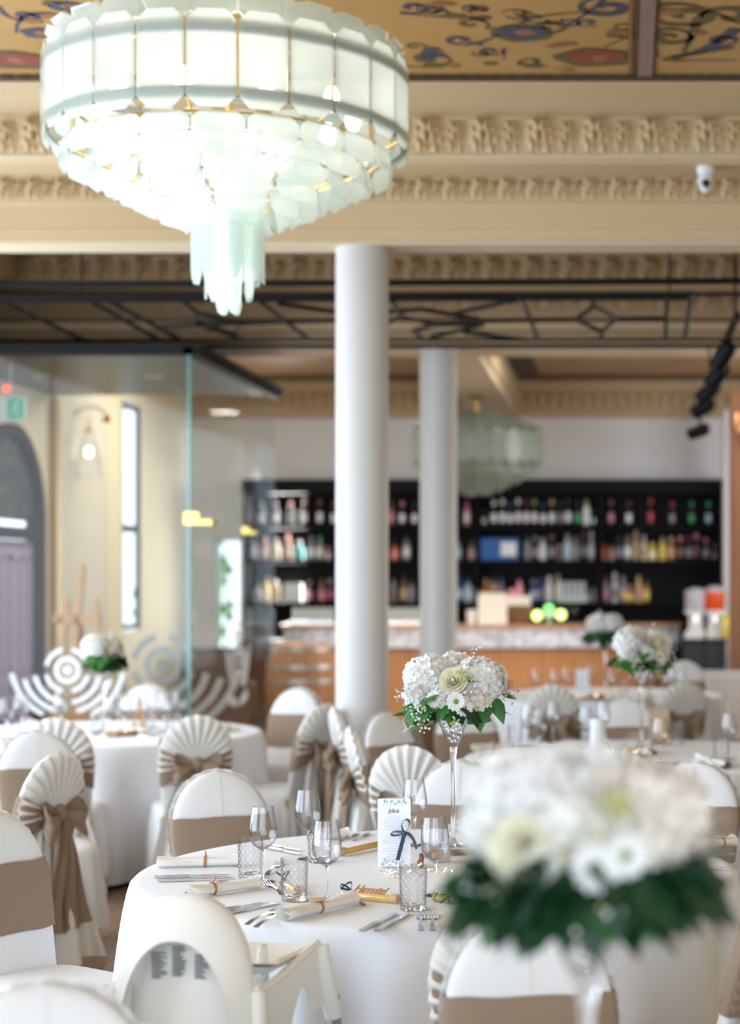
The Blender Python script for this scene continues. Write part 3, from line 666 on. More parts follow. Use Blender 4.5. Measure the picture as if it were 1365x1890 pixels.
# ================================================================ CHANDELIERS
def plate(wd, h, th=.006, ch=.22):
    c = min(wd, h)*ch; x, z = wd/2, h/2
    o = [(-x+c, -z), (x-c, -z), (x, -z+c), (x, z-c), (x-c, z), (-x+c, z), (-x, z-c), (-x, -z+c)]
    i = [(a*(1-.16*min(1, h/wd)), b*(1-.16*min(1, wd/h))) for a, b in o]
    m = MB(); n = 8
    vs = [(a, th/2, b) for a, b in o]+[(a, 0, b) for a, b in o]+[(a, -th/2, b) for a, b in i]
    fs = [tuple(range(7, -1, -1))]+[(k, (k+1) % n, n+(k+1) % n, n+k) for k in range(n)]+[(n+k, n+(k+1) % n, 2*n+(k+1) % n, 2*n+k) for k in range(n)]+[tuple(range(2*n, 3*n))]
    return m.add(vs, fs)
def chandelier(name, label, loc, sc, lit, drop):
    g = M['chand'] if lit else M['chand_far']
    t = thing(name, label, 'chandelier', loc, group=None); t.scale = (sc,)*3
    N = 24; R0 = .75
    pm = plate(.19, .375).mesh('glass_panel', g, 0)
    for k in range(N):
        a = 2*PI*(k+.5)/N
        inst('glass_panel', pm, t, R(a, 'Z') @ T(0, -R0, 0))
    rod = MB().box((-.004, -.006, -.14), (.004, .004, .15)).mesh('brass_rod', M['gold'], 0)
    for k in range(N):
        a = 2*PI*k/N; inst('brass_rod', rod, t, R(a, 'Z') @ T(0, -R0+.012, 0))
    for z in (.115, -.125):
        pts = [(R0*.982*math.sin(2*PI*(k)/N), -R0*.982*math.cos(2*PI*k/N)) for k in range(N)]
        m = MB()
        for k in range(N):
            p, q = pts[k], pts[(k+1) % N]
            m.add([(p[0], p[1], z-.022), (q[0], q[1], z-.022), (q[0], q[1], z+.022), (p[0], p[1], z+.022),
                   (p[0]*.985, p[1]*.985, z-.022), (q[0]*.985, q[1]*.985, z-.022), (q[0]*.985, q[1]*.985, z+.022), (p[0]*.985, p[1]*.985, z+.022)],
                  [(0, 1, 2, 3), (7, 6, 5, 4), (3, 2, 6, 7), (0, 4, 5, 1)])
        m.build('frame_ring', M['chand_band'], t, 0)
    tiers = [(.675, -.235, 20), (.575, -.285, 14), (.475, -.335, 11), (.375, -.385, 9), (.28, -.43, 8), (.185, -.47, 6)]
    for r, z, n in tiers:
        wd = 2*PI*r/n*.97; me = plate(wd, .105, .006, .28).mesh('tier_plate', g, 0)
        for k in range(n): inst('tier_plate', me, t, R(2*PI*(k+.5)/n, 'Z') @ T(0, -r, z) @ R(-.12, 'X'))
        m = MB(); m.tube([((r-.02)*math.cos(2*PI*i/32), (r-.02)*math.sin(2*PI*i/32), z+.055) for i in range(33)], .005, 5); m.build('tier_hoop', M['gold'], t)
    for r, z, n in [(.69, .22, 24), (.60, .262, 20), (.50, .302, 17), (.40, .34, 14), (.30, .375, 11), (.20, .41, 8)]:
        wd = 2*PI*r/n*.97; me = plate(wd, .115, .006, .25).mesh('crown_plate', g, 0)
        for k in range(n): inst('crown_plate', me, t, R(2*PI*(k+.5)/n, 'Z') @ T(0, -r, z) @ R(1.05, 'X'))
    for rr, zt, L_, n, wd in (((.15, -.44, .30, 9, .085), (.10, -.44, .37, 7, .065), (.045, -.44, .43, 4, .055)) if lit else ((.12, -.44, .06, 6, .1),)):
        pm_ = MB(); x = wd/2
        o_ = [(-x, 0), (x, 0), (x, -L_+x*1.2), (x*.35, -L_), (-x*.35, -L_), (-x, -L_+x*1.2)]
        pm_.prism(o_, .012).add([(a*.6, -.006, b_*.985-.002) for a, b_ in o_], [tuple(range(6))]); me = pm_.mesh('pendant_rod', g, 0)
        for k in range(n): inst('pendant_rod', me, t, R(2*PI*(k+.5)/n, 'Z') @ T(0, -rr, zt))
    sk = MB()
    for k in range(8):
        a = 2*PI*k/8
        sk.tube([(0, 0, .42), (.35*math.cos(a), .35*math.sin(a), .33), (.735*math.cos(a), .735*math.sin(a), .13)], .006, 5)
        sk.tube([(.735*math.cos(a), .735*math.sin(a), -.13), (.17*math.cos(a), .17*math.sin(a), -.42)], .006, 5)
    sk.tube([(0, 0, -.44), (0, 0, drop)], .014, 8).lathe([(.10, drop-.05), (.07, drop-.01), (.02, drop)], 20)
    sk.build('brass_skeleton', M['gold'], t)
    bm_ = MB().ball((0, 0, 0), (.035, .035, .055), 12, 8).mesh('light_bulb', M['bulb' if lit else 'bulb_off'])
    for k in range(10):
        a = 2*PI*(k+.3)/10; inst('light_bulb', bm_, t, T(.52*math.cos(a), .52*math.sin(a), -.02))
    for k in range(6):
        a = 2*PI*k/6; inst('light_bulb', bm_, t, T(.24*math.cos(a), .24*math.sin(a), -.20))
    inst('light_bulb', bm_, t, T(0, 0, -.55) if lit else T(0, 0, -.3))
    return t
c1 = Vector(((422-PX)/437, F/437, 3.64))
chandelier('chandelier', 'lit tiered glass plate chandelier hanging at top left', c1, 1.0, True, ZC-.002-c1.z)
for k in range(5):
    a = 2*PI*k/5; point('chandelier_lamp', (c1.x+.45*math.cos(a), c1.y+.45*math.sin(a), c1.z-.02), 3.6, (1, .93, .84), .09)
point('chandelier_lamp', (c1.x, c1.y, c1.z-.25), 3, (1, .97, .92), .08)
point('chandelier_lamp', (c1.x, c1.y, c1.z-.68), 5, (1, .98, .95), .03)
point('chandelier_lamp', (c1.x, c1.y, c1.z-.52), 4.5, (1, .98, .95), .03)
c2 = Vector(((880-PX)/178, F/178, 2.98))
chandelier('chandelier', 'unlit grey glass chandelier near the bar behind the rear column', c2, .90, False, (ZS-.003-c2.z)/.90)

# ================================================================ BAR
YS = 20.75; s9 = F/YS
def bx(px): return (px-PX)/s9
def bz(py): return HC-(py-PY)/s9
sh = thing('bottle_shelf', 'tall black back bar shelving filled with bottles', 'shelf', (0, 0, 0))
x0, x1 = bx(450), bx(1337); zt = bz(885)
MB().box((x0, 21.08, 0), (x1, 21.14, zt)).build('back_panel', M['black_wood'], sh, 0)
for xx in (x0, bx(880)-.02, bx(1105), x1-.04): MB().box((xx, YS-.02, 0), (xx+.04, 21.08, zt)).build('upright', M['black_wood'], sh, 0)
MB().box((x0-.02, YS-.05, zt-.16), (x1+.02, 21.1, zt)).build('top_board', M['black_wood'], sh, 0)
SZ = [bz(970), bz(1034), bz(1112)]
for z in SZ: MB().box((x0, YS-.02, z-.035), (x1, 21.08, z)).build('shelf_board', M['black_wood'], sh, 0)
MB().box((x0, YS-.35, 0), (x1, 21.08, .93)).build('lower_cabinet', M['black_wood'], sh, 0)
# bottles: (row, px, height px, body colour, label colour or None, cap colour, kind)
K = dict(dk=(.012, .010, .012), gr=(.015, .10, .03), wh=(.82, .82, .86), am=(.45, .19, .04), tan=(.60, .42, .22), bl=(.02, .05, .25), cl=(.42, .46, .50), lb=(.45, .62, .75),
         tq=(.02, .42, .42), rd=(.45, .02, .015), pk=(.65, .25, .32), ye=(.75, .60, .10), or_=(.65, .18, .04), gn=(.02, .38, .15), br=(.22, .09, .05), gy=(.25, .24, .28), cr=(.80, .76, .62), bd=(.15, .015, .02), lg=(.30, .40, .05), ma=(.45, .02, .18))
CN = dict(dk='dark', gr='green', wh='white', am='amber', tan='tan', bl='blue', cl='clear', lb='pale blue', tq='turquoise', rd='red', pk='pink', ye='yellow', or_='orange', gn='green', br='brown', gy='grey', cr='cream', bd='burgundy', lg='lime', ma='magenta')
BM = {}
def bmat(k):
    if k not in BM: BM[k] = mat(CN[k]+'_bottle_colour', K[k], .18, spec=.6)
    return BM[k]
KM = {}
def bottle_meshes(kind, body, lab, cap):
    key = (kind, body, lab, cap)
    if key in KM: return KM[key]
    r, neck, H, sh_ = {'wine': (.038, .014, .31, .62), 'spirit': (.042, .016, .29, .66), 'squat': (.055, .02, .22, .6), 'slim': (.030, .012, .33, .6), 'small': (.028, .014, .18, .6)}[kind]
    b_ = MB().lathe([(r*.9, 0), (r, .01), (r, H*sh_*.92), (r*.85, H*sh_*1.02), (neck*1.1, H*sh_*1.22), (neck, H*.9), (neck*1.2, H*.91), (neck*1.15, H*.93)], 14).mesh('bottle', bmat(body))
    l_ = MB().grid(lambda u, v: ((r+.0015)*math.sin((u-.5)*1.75), -(r+.0015)*math.cos((u-.5)*1.75), H*(.14+(sh_*.78-.14)*v)), 8, 1).mesh('label', bmat(lab)) if lab else None
    c_ = MB().lathe([(neck*1.35, H*.80), (neck*1.35, H), (neck*.9, H+.003)], 10).mesh('cap', bmat(cap))
    KM[key] = (b_, l_, c_, H); return KM[key]
ROWS = [
 [(458,'wine','dk','gy','dk'),(482,'wine','dk','wh','bd'),(508,'wine','dk','wh','bd'),(536,'wine','dk','gy','rd'),(562,'wine','dk','wh','br'),(590,'wine','dk','wh','br'),(616,'wine','dk','wh','br'),
  (722,'wine','br','pk','dk'),(742,'wine','dk','wh','pk'),(765,'wine','dk','wh','dk'),(862,'wine','pk','wh','ma'),(893,'small','dk','cr','dk'),(911,'wine','dk','wh','wh'),(927,'wine','dk','wh','wh'),(941,'wine','dk','wh','bl'),
  (956,'wine','dk','wh','wh'),(971,'wine','dk','wh','bd'),(986,'wine','dk','wh','lg'),(1002,'wine','dk','wh','bl'),(1018,'wine','dk','wh','tan'),(1034,'wine','dk','gy','dk'),(1048,'wine','dk','wh','dk'),
  (1066,'wine','dk','gn','dk'),(1082,'spirit','wh','wh','lg'),(1095,'small','dk','wh','dk'),(1127,'wine','dk','pk','br'),(1160,'wine','dk','wh','bd'),(1200,'wine','dk','rd','rd'),(1240,'wine','dk','gy','rd'),(1276,'wine','dk','gn','gn'),(1307,'wine','dk','lb','tq')],
 [(466,'spirit','gy','lb','dk'),(488,'spirit','or_','wh','gy'),(509,'spirit','cr','cr','gy'),(531,'spirit','br','tan','or_'),(552,'squat','tq','tq','gy'),(574,'spirit','gy','wh','gy'),(590,'spirit','gy','wh','gn'),(605,'small','pk','wh','gy'),
  (728,'squat','or_','pk','dk'),(750,'spirit','gy','wh','dk'),(845,'spirit','gy','lb','dk'),(872,'squat','gy','pk','dk'),(900,'squat','bl','lb','bl'),(973,'spirit','gy','gy','dk'),(988,'spirit','dk','gy','gy'),(1001,'spirit','wh','wh','cl'),(1018,'spirit','dk','gy','br'),
  (1032,'small','gy','br','tan'),(1047,'spirit','lb','lb','gy'),(1062,'spirit','gy','gy','br'),(1077,'slim','dk','gy','bd'),(1091,'slim','cl','wh','wh'),(1114,'small','or_','or_','br'),(1128,'small','tan','pk','br'),(1142,'spirit','dk','gy','dk'),
  (1158,'spirit','gy','wh','br'),(1173,'slim','tan','tan','tan'),(1188,'slim','cr','tan','cl'),(1203,'squat','ye','cr','ye'),(1222,'spirit','ye','ye','gy'),(1238,'spirit','am','tan','tan'),(1255,'spirit','dk','br','pk'),(1271,'spirit','dk','gy','bd'),(1285,'spirit','dk','bd','pk'),(1302,'spirit','dk','gy','pk'),(1318,'small','dk','gy','br')],
 [(474,'squat','gy','gy','dk'),(491,'spirit','ye','cr','bd'),(509,'spirit','tan','tan','wh'),(571,'spirit','dk','pk','br'),(594,'spirit','br','pk','br'),(609,'spirit','dk','ma','gy'),(726,'spirit','gy','br','gy'),(745,'spirit','br','tan','dk'),(759,'spirit','gy','gy','dk'),
  (848,'spirit','bl','lb','bl'),(864,'spirit','lb','wh','bl'),(880,'squat','lb','lb','bl'),(896,'spirit','am','am','tan'),(910,'spirit','tan','am','dk'),(924,'spirit','gy','gy','bl'),(984,'spirit','bl','lb','gy'),(997,'spirit','bl','gy','bl'),(1013,'spirit','wh','wh','wh'),
  (1029,'slim','cr','cr','tan'),(1085,'small','gy','lb','gy'),(1096,'small','gy','gy','gy'),(1118,'spirit','gy','pk','bd'),(1134,'slim','wh','gy','wh'),(1149,'spirit','gy','tan','gy'),(1161,'squat','am','ye','gy'),(1178,'spirit','tan','pk','tan'),(1192,'spirit','am','ye','dk')]]
RN = ['top', 'middle', 'bottom']; KN = dict(wine='wine bottle', spirit='spirit bottle', squat='squat bottle', slim='slim tall bottle', small='small bottle')
def ordw(n): return ['first','second','third','fourth','fifth','sixth','seventh','eighth','ninth','tenth','eleventh','twelfth','thirteenth','fourteenth','fifteenth','sixteenth','seventeenth','eighteenth','nineteenth','twentieth','twenty-first','twenty-second','twenty-third','twenty-fourth','twenty-fifth','twenty-sixth','twenty-seventh'][n]
for ri, row in enumerate(ROWS):
    segs_ = {'left of the columns': [r for r in row if r[0] < 625], 'between the two columns': [r for r in row if 700 < r[0] < 780], 'right of the columns': [r for r in row if r[0] > 840]}
    for seg, lst in segs_.items():
        for qi, (px, kind, body, lab, cap) in enumerate(lst):
            b_, l_, c_, H = bottle_meshes(kind, body, lab, cap)
            y = YS+.10+.04*random.random(); o = inst('bottle', b_, None, T((px-PX)/F*y, y, SZ[ri]))
            n = len(lst); q_ = random.uniform(.88, 1.06); o.scale = (1, 1, q_)
            col = CN[body]+' ' if body != lab else ''
            tag(o, '%s%s with %s label, %s from left on %s shelf %s' % (col, KN[kind], CN[lab], ordw(qi), RN[ri], seg.replace('the two columns', 'columns').replace('the columns', 'columns')), 'bottle', 'bottles on the %s shelf of the back bar' % RN[ri])
            if l_: inst('label', l_, o)
            inst('cap', c_, o)
# boxed sets, glass rack, white box
def boxthing(name, label, px0, px1, z, y, h, m_, cat, d=.14, extra=None):
    a, b_ = (px0-PX)/F*y, (px1-PX)/F*y
    o = MB().prism([(a+.004, z), (b_-.004, z), (b_, z+.006), (b_, z+h-.01), (b_-.01, z+h), (a+.01, z+h), (a, z+h-.01), (a, z+.006)], d, T(0, y, 0)).build(name, m_, None, 0); tag(o, label, cat)
    return o, a, b_
o, a, b_ = boxthing('gift_box', 'blue gift box with pale print on the middle shelf', 886, 957, SZ[1]+.002, YS+.03, .25, M['green_card'], 'box', .06)
MB().box((a+.24, YS+.027, SZ[1]+.05), (b_-.03, YS+.03, SZ[1]+.21)).build('printed_panel', M['paper'], o, 0)
o, a, b_ = boxthing('folded_towels', 'stack of white folded towels on the bottom shelf at left', 523, 556, SZ[2]+.002, YS+.05, .22, M['vinyl_back'], 'towels')
t = thing('glass_rack', 'rack of white upturned glasses on the bottom shelf', 'rack', (bx(1055), YS+.12, SZ[2]+.002))
MB().box((-.17, -.08, 0), (.17, .08, .06)).build('rack_tray', M['vinyl_back'], t, 0)
for k in range(5): MB().lathe([(.028, .06), (.024, .22), (.03, .24)], 12, T(-.13+.065*k, 0, 0)).build('glass', M['vinyl_back'], t)
# bar counter, curved ends
YBAR = 18.86; ZB = 1.157
def barx(px): return (px-PX)/175.0
bar_t = thing('bar_counter', 'curved bar with wooden front, mosaic fascia and copper brown top', 'bar', (0, 0, 0))
def plan(inset, back=19.75):
    xa, xb = barx(510)+inset, barx(1258)-inset; y0 = YBAR+inset; pts = []
    r = .9; k0 = barx(1085)
    pts += [(xa+.02, back), (xa, y0+.35)]
    for i in range(7): a = PI+PI/2*i/6; pts.append((xa+.35+.35*math.cos(a), y0+.35+.35*math.sin(a)))
    pts.append((k0-.5, y0))
    for i in range(1, 9): t_ = i/8; pts.append((k0-.5+(xb-k0+.5)*t_, y0+.75*t_**1.8))
    pts.append((xb, back)); return pts
def slab(mb, pts, z0, z1):
    n = len(pts); mb.add([(x, y, z0) for x, y in pts]+[(x, y, z1) for x, y in pts], [tuple(range(n)), tuple(range(2*n-1, n-1, -1))]+[(i, i+n, (i+1) % n+n, (i+1) % n) for i in range(n)])
m = MB(); slab(m, plan(-.02), ZB-.04, ZB); m.build('counter_top', M['bar_top'], bar_t, 20)
m = MB(); slab(m, plan(.01), ZB-.245, ZB-.04); m.build('mosaic_fascia', M['stone'], bar_t, 30)
ip = plan(.10); 
for i in range(1, len(ip)-2):
    p, q = Vector(ip[i]), Vector(ip[i+1]); n = max(1, round((q-p).length/.45))
    for k in range(n):
        a, b2 = p+(q-p)*k/n, p+(q-p)*(k+1)/n; u = (b2-a).normalized(); a += u*.003; b2 -= u*.003
        nn = Vector((-u.y, u.x))*.04
        mm = MB(); slab(mm, [(a.x, a.y), (b2.x, b2.y), (b2.x+nn.x, b2.y+nn.y), (a.x+nn.x, a.y+nn.y)], .10, ZB-.245); mm.build('front_panel', M['bar_wood'], bar_t, 0)
m = MB(); slab(m, plan(.15), 0, ZB-.25); m.build('bar_carcass', M['oak_dark'], bar_t, 0)
# things on the bar
def onbar(px, dy=0): y = YBAR+.25+dy; return (px-PX)/F*y, y
t0x, ty = onbar(577, .12)
def upturned(px, label):
    x, y = onbar(px, .15)
    t = thing('glass_tray', label, 'tray', (x, y, ZB+.001))
    MB().box((-.24, -.10, 0), (.24, .10, .03)).build('tray', M['steel'], t, 0)
    for k in range(6):
        MB().lathe([(.03, .031), (.026, .14), (.028, .17)], 12, T(-.19+.076*k, 0, 0)).build('glass', M['vinyl_back'], t)
upturned(577, 'tray of white upturned glasses on the bar left of the front column')
upturned(742, 'tray of upturned glasses on the bar between the columns')
x, y = onbar(909, 0)
t = thing('paper_bag', 'pale cream paper bag standing on the bar', 'bag', (x, y, ZB+.001))
m = MB(); m.grid(lambda u, v: ((.155-.02*(v > .9))*(1 if (u % 1) < .25 or u >= .75 else -1)*(1+.02*math.sin(9*v+u*20)), (-.07 if u % 1 < .5 else .07)*(1-.5*v), .33*v+(.008*math.sin(u*40) if v > .95 else 0)), 4, 8, cu=True)
m.build('bag_body', M['napkin'], t, 0)
x, y = onbar(958, .05)
t = thing('wicker_basket', 'brown wicker basket with wrapped gifts on the bar', 'basket', (x, y, ZB+.001))
MB().lathe([(.11, 0), (.12, .01), (.145, .19), (.15, .20), (.135, .19), (.11, .02)], 20).build('basket_body', M['wicker'], t)
MB().box((-.13, -.08, .15), (.12, .08, .30)).build('gift_wrap', M['napkin'], t, 0)
MB().lathe([(.035, .2), (.04, .38), (.015, .44), (.012, .47)], 12, T(.0, 0, 0)).build('pink_bottle', bmat('pk'), t)
MB().ball((-.08, 0, .33), (.05, .04, .05), 10, 6).build('pink_bow', bmat('pk'), t)
x, y = onbar(870, .0)
o = MB().lathe([(.045, 0), (.055, .15), (.058, .152), (.050, .15), (.042, .01)], 18).build('plastic_cup_stack', M['menu_white'], None, 40, (x, y, ZB+.001)); tag(o, 'pale cup beside the paper bag on the bar', 'cup')
x, y = onbar(1013, 0)
t = thing('beer_tap', 'chrome beer tap with three glowing green badges on the bar', 'beer tap', (x, y, ZB+.001))
MB().lathe([(.05, 0), (.03, .02), (.022, .05), (.022, .10)], 16).tube([(-.11, 0, .09), (.11, 0, .09)], .022, 10).build('tap_column', M['steel'], t)
for dx, dz, mm in ((-.125, .09, 'tap_yellow'), (0, .155, 'tap_green'), (.125, .10, 'tap_yellow')):
    MB().lathe([(.045, -.015), (.055, 0), (.045, .015)], 18, T(dx, -.05, dz) @ R(PI/2, 'X')).build('badge', M[mm], t)
    MB().tube([(dx*.8, 0, .09), (dx*.8, -.06, .07), (dx*.8, -.07, .02)], .009, 6).build('spout', M['steel'], t)
# beige wine crate and small glasses on the bar
for k, (px, lb) in enumerate(((1045, 'left one of two stemmed glasses on the bar'), (1060, 'right one of two stemmed glasses on the bar'))):
    x, y = onbar(px, .1); o = MB().lathe([(.03, 0), (.004, .006), (.004, .08), (.035, .12), (.03, .18)], 14, None, False).build('bar_glass', M['glass'], None, 40, (x, y, ZB+.001)); tag(o, lb, 'glass', 'glasses on the bar counter')
# juice dispensers on a black stand at the right
y = 19.4
xj = (1297-PX)/F*y
t = thing('dispenser_stand', 'black cabinet carrying the juice dispensers at right of the bar', 'cabinet', (xj, y, 0))
zj = HC-(1178-PY)/F*y
MB().prism([(-.24, 0), (.24, 0), (.24, zj-.03), (-.24, zj-.03)], .5, T(0, -.2, 0)).build('cabinet_body', M['black_wood'], t, 0)
MB().box((-.25, -.215, zj-.03), (.25, .3, zj)).build('cabinet_top', M['tap_black'], t, 0)
for sx in (-1, 1): MB().box((-.23 if sx < 0 else .005, -.212, .05), (-.005 if sx < 0 else .23, -.2, zj-.05)).build('cabinet_door', M['tap_black'], t, 0)
def dispenser(px, tank, label, w_=.13, tall=.30):
    x = (px-PX)/F*(y-.02)
    t = thing('juice_dispenser', label, 'juice dispenser', (x, y, zj+.001), 0, 'juice dispensers')
    MB().prism([(-w_, 0), (w_, 0), (w_, .05), (w_*.6, .10), (w_*.6, .26), (w_, .28), (w_, .30), (-w_, .30), (-w_, .28), (-w_*.6, .26), (-w_*.6, .10), (-w_, .05)], .22, T(0, -.08, 0)).build('dispenser_base', M['white_plastic'], t, 0)
    MB().lathe([(w_*.85, .30), (w_*.95, .32), (w_*.95, .32+tall*.75), (w_*.85, .32+tall*.8)], 24, T(0, .02, 0)).build('juice_tank', M[tank], t)
    MB().lathe([(w_, .32+tall*.78), (w_*.98, .32+tall*.86), (w_*.5, .32+tall), (.001, .33+tall)], 24, T(0, .02, 0)).build('lid', M['frost_plastic'], t)
    MB().tube([(0, -.09, .27), (0, -.13, .25), (0, -.135, .18)], .014, 8).build('spout', M['steel'], t)
dispenser(1283, 'frost_plastic', 'left juice dispenser with milky tank and white base', .12, .22)
dispenser(1318, 'orange', 'right juice dispenser with orange red tank', .12, .24)
o = MB().lathe([(.03, 0), (.045, .02), (.045, .20), (.02, .25), (.02, .27)], 14).build('syrup_bottle', bmat('ye'), None, 40, ((1338-PX)/F*(y-.15), y-.15, zj+.001)); tag(o, 'yellow syrup bottle at the right end of the dispenser cabinet', 'bottle')
# pilaster, wood post, copper lamp, radiator at right
t5 = MB().box(((1336-PX)/F*20.2, 20.2, 0), ((1349-PX)/F*20.2, 20.6, ZS)); struct('trim_6', t5, M['white_wall'], label='white pilaster right of the bottle shelves', smooth=0)
t6 = MB().box(((1347-PX)/F*18.2, 18.2, 0), ((1420-PX)/F*18.2, 18.4, ZS)); struct('wall_wood', t6, M['oak_dark'], label='brown wood panelled wall end at the right edge', smooth=0)
t = thing('copper_lamp', 'copper wall lamp at the right edge of the photo', 'wall lamp', ((1362-PX)/F*18.1, 18.2, HC+(1065-780)/F*18.1))
MB().lathe([(.03, .10), (.05, .09), (.07, -.02), (.068, -.10), (.06, -.10)], 20, T(0, -.12, 0)).build('lamp_shade', M['copper'], t)
MB().tube([(0, 0, .05), (0, -.12, .12)], .01, 6).build('lamp_arm', M['copper'], t)
y = 17.6; xr0, xr1 = (1265-PX)/F*y, (1349-PX)/F*y; z1 = HC-(1238-PY)/F*y
t = thing('radiator', 'low white ribbed radiator at right in front of the black cabinet', 'radiator', (0, 0, 0))
for k in range(14):
    a = xr0+(xr1-xr0+.5)*k/14; MB().box((a, y, .08), (a+.05, y+.08, z1)).build('radiator_rib', M['radiator'], t, 0)
MB().box((xr0, y+.02, z1-.05), (xr1+.5, y+.06, z1-.02)).box((xr0, y+.02, .05), (xr1+.5, y+.06, .12)).box((xr0+.05, y+.02, 0), (xr0+.09, y+.06, .1)).box((xr1+.3, y+.02, 0), (xr1+.34, y+.06, .1)).build('radiator_pipe', M['radiator'], t, 0)
# barrel
xb, yb = (557-PX)/186, F/186
t = thing('wine_barrel', 'oak wine barrel with galvanised hoops beside the front column', 'barrel', (xb, yb, 0))
def br(z): return .365-.075*((z-.5)/.48)**2
N = 20
for k in range(N):
    a0, a1 = 2*PI*k/N+.01, 2*PI*(k+1)/N-.01; m = MB(); zs = [.02+.96*i/8 for i in range(9)]
    m.add([(r_*math.cos(a), r_*math.sin(a), z) for z in zs for a in (a0, a1) for r_ in (br(z), br(z)-.03)],
          [(4*j, 4*j+2, 4*j+6, 4*j+4) for j in range(8)]+[(4*j+1, 4*j+5, 4*j+7, 4*j+3) for j in range(8)]+[(0, 1, 3, 2), (32, 34, 35, 33)])
    m.build('stave', M['stave'], t, 30)
for z in (.06, .24, .38, .64, .78, .95): MB().lathe([(br(z-.02)+.004, z-.022), (br(z+.02)+.004, z+.022)], 40, None, False).build('hoop', M['hoop'], t)
MB().lathe([(.27, .93), (.27, .955)], 30).lathe([(.27, .05), (.27, .07)], 30).build('barrel_head', M['stave'], t)
MB().lathe([(.13, .956), (.13, 1.0), (.10, 1.01)], 24, T(-.12, -.05, 0)).build('wooden_lid', M['wood_disc'], t)
# easel inside lobby
xe, ye = (140-PX)/F*13.4, 13.4
t = thing('easel', 'light wooden artist easel standing inside the glass lobby', 'easel', (xe, ye, 0))
def ez(py): return HC-(py-PY)/F*13.4
k_ = 13.4/F
m = MB(); m.tube([((126-140)*k_, -.02, ez(1105)), ((100-140)*k_, -.15, .0)], .028, 4); m.build('leg', M['easel'], t, 0)
m = MB(); m.tube([((152-140)*k_, .0, ez(1042)), ((140-140)*k_, -.05, ez(1210)), ((152-140)*k_, -.10, 0.0)], .032, 4); m.build('mast', M['easel'], t, 0)
m = MB(); m.tube([((178-140)*k_, .0, ez(1105)), ((205-140)*k_, -.12, .0)], .024, 4); m.build('leg', M['easel'], t, 0)
m = MB(); m.tube([(0, .05, ez(1110)), (0, .55, 0.0)], .022, 4); m.build('leg', M['easel'], t, 0)
MB().box(((108-140)*k_, -.06, ez(1150)), ((188-140)*k_, .0, ez(1136))).build('cross_bar', M['easel'], t, 0)
MB().box(((100-140)*k_, -.16, ez(1330)), ((200-140)*k_, -.04, ez(1318))).build('canvas_ledge', M['easel'], t, 0)
for dx in (-30, 2): MB().ball((dx*k_, -.07, ez(1143)), .035, 12, 8).build('wooden_knob', M['easel'], t)
# small brass ball lamp by door, red button on the wall
o = MB().ball((0, 0, 0), .032, 12, 8).lathe([(.02, -.05), (.012, -.03)], 10).build('door_knob', M['gold'], None, 40, W(65, 1264, 15.0)); o.location.x = XL+.09; tag(o, 'round brass knob on the lilac entrance door', 'door knob')
m = MB().box((0, -.03, -.03), (.02, .03, .03)); o = m.build('alarm_button', bmat('rd'), None, 0, (XL+.031, 16.05, HC-(1140-PY)/F*16.05)); tag(o, 'small red alarm button on the wall by the entrance', 'alarm button')
# dark armchair behind the lobby's side glass
y = 17.6; t = thing('armchair', 'dark grey upholstered armchair behind the lobby glass', 'armchair', ((400-PX)/F*y, y, 0), .3)
MB().prism([(-.30, .42), (.30, .42), (.33, .75), (.28, .95), (-.28, .95), (-.33, .75)], .10, T(0, .25, 0)).build('backrest', M['dark_fabric'], t, 30)
MB().prism([(-.30, .28), (.30, .28), (.30, .44), (-.30, .44)], .55, T(0, -.28, 0)).build('seat', M['dark_fabric'], t, 0)
for sx in (-1, 1):
    for sy in (-.24, .3): MB().tube([(sx*.26, sy, .28), (sx*.29, sy, 0)], .018, 8).build('leg', M['oak'], t)
    MB().prism([(sx*.33-.04, .28), (sx*.33+.04, .28), (sx*.33+.04, .62), (sx*.33-.04, .62)], .5, T(0, -.25, 0)).build('armrest', M['dark_fabric'], t, 0)

# ================================================================ TABLES
def cloth_top(Rr, zt_=.755, zb=.03, seed=0, nf=20):
    rnd = random.Random(seed); m = MB(); ph = [rnd.random()*6.28 for _ in range(5)]
    rows = [(.0001, 0), (.25, 0), (.5, 0), (.75, 0), (.9, 0), (.965, 0), (.990, -.003), (1.0, -.012), (1.004, -.03)]
    rows += [(1.005, -.03-(zt_-zb-.03)*i/14) for i in range(1, 15)]
    def fn(u, v):
        j = round(v*(len(rows)-1)); r, dz = rows[j]; a = u*2*PI; d = max(0, -dz-.02)/(zt_-zb)
        f = math.sin(nf*a+ph[0]+1.1*math.sin(3*a+ph[1]))+.45*math.sin((nf*.5)*a+ph[2]+.8*math.sin(5*a)); f = f/1.45
        f = (abs(f)**.9)*(1 if f > 0 else -1)
        rr = r*Rr+(d**.65)*(.035+.055*f)
        return (rr*math.cos(a), rr*math.sin(a), zt_+dz+ (.0012*math.sin(5*r*3*math.cos(a)+ph[3])*(1 if r < .9 else 0)))
    m.grid(fn, 240, len(rows)-1, cu=True); return m
def table(label, x, y, seed, Rr=.925, parts=True):
    t = thing('banquet_table', label, 'table', (x, y, 0), 0, 'round banquet tables under white cloths')
    cloth_top(Rr, seed=seed).build('tablecloth', M['cloth'], t, 60)
    MB().lathe([(Rr-.03, .715), (Rr-.03, .745)], 40).build('tabletop', M['oak_dark'], t)
    for k in range(4):
        a = PI/4+k*PI/2; MB().tube([(.55*math.cos(a), .55*math.sin(a), .715), (.58*math.cos(a), .58*math.sin(a), 0)], .018, 8).build('leg', M['tap_black'], t)
    return t
T1 = Vector((-.572, 5.54)); T2 = Vector((.12, 9.04)); T3 = Vector((-.15, 13.75)); L1 = Vector((-3.04, 10.4)); T0 = Vector((-.06, 2.30))
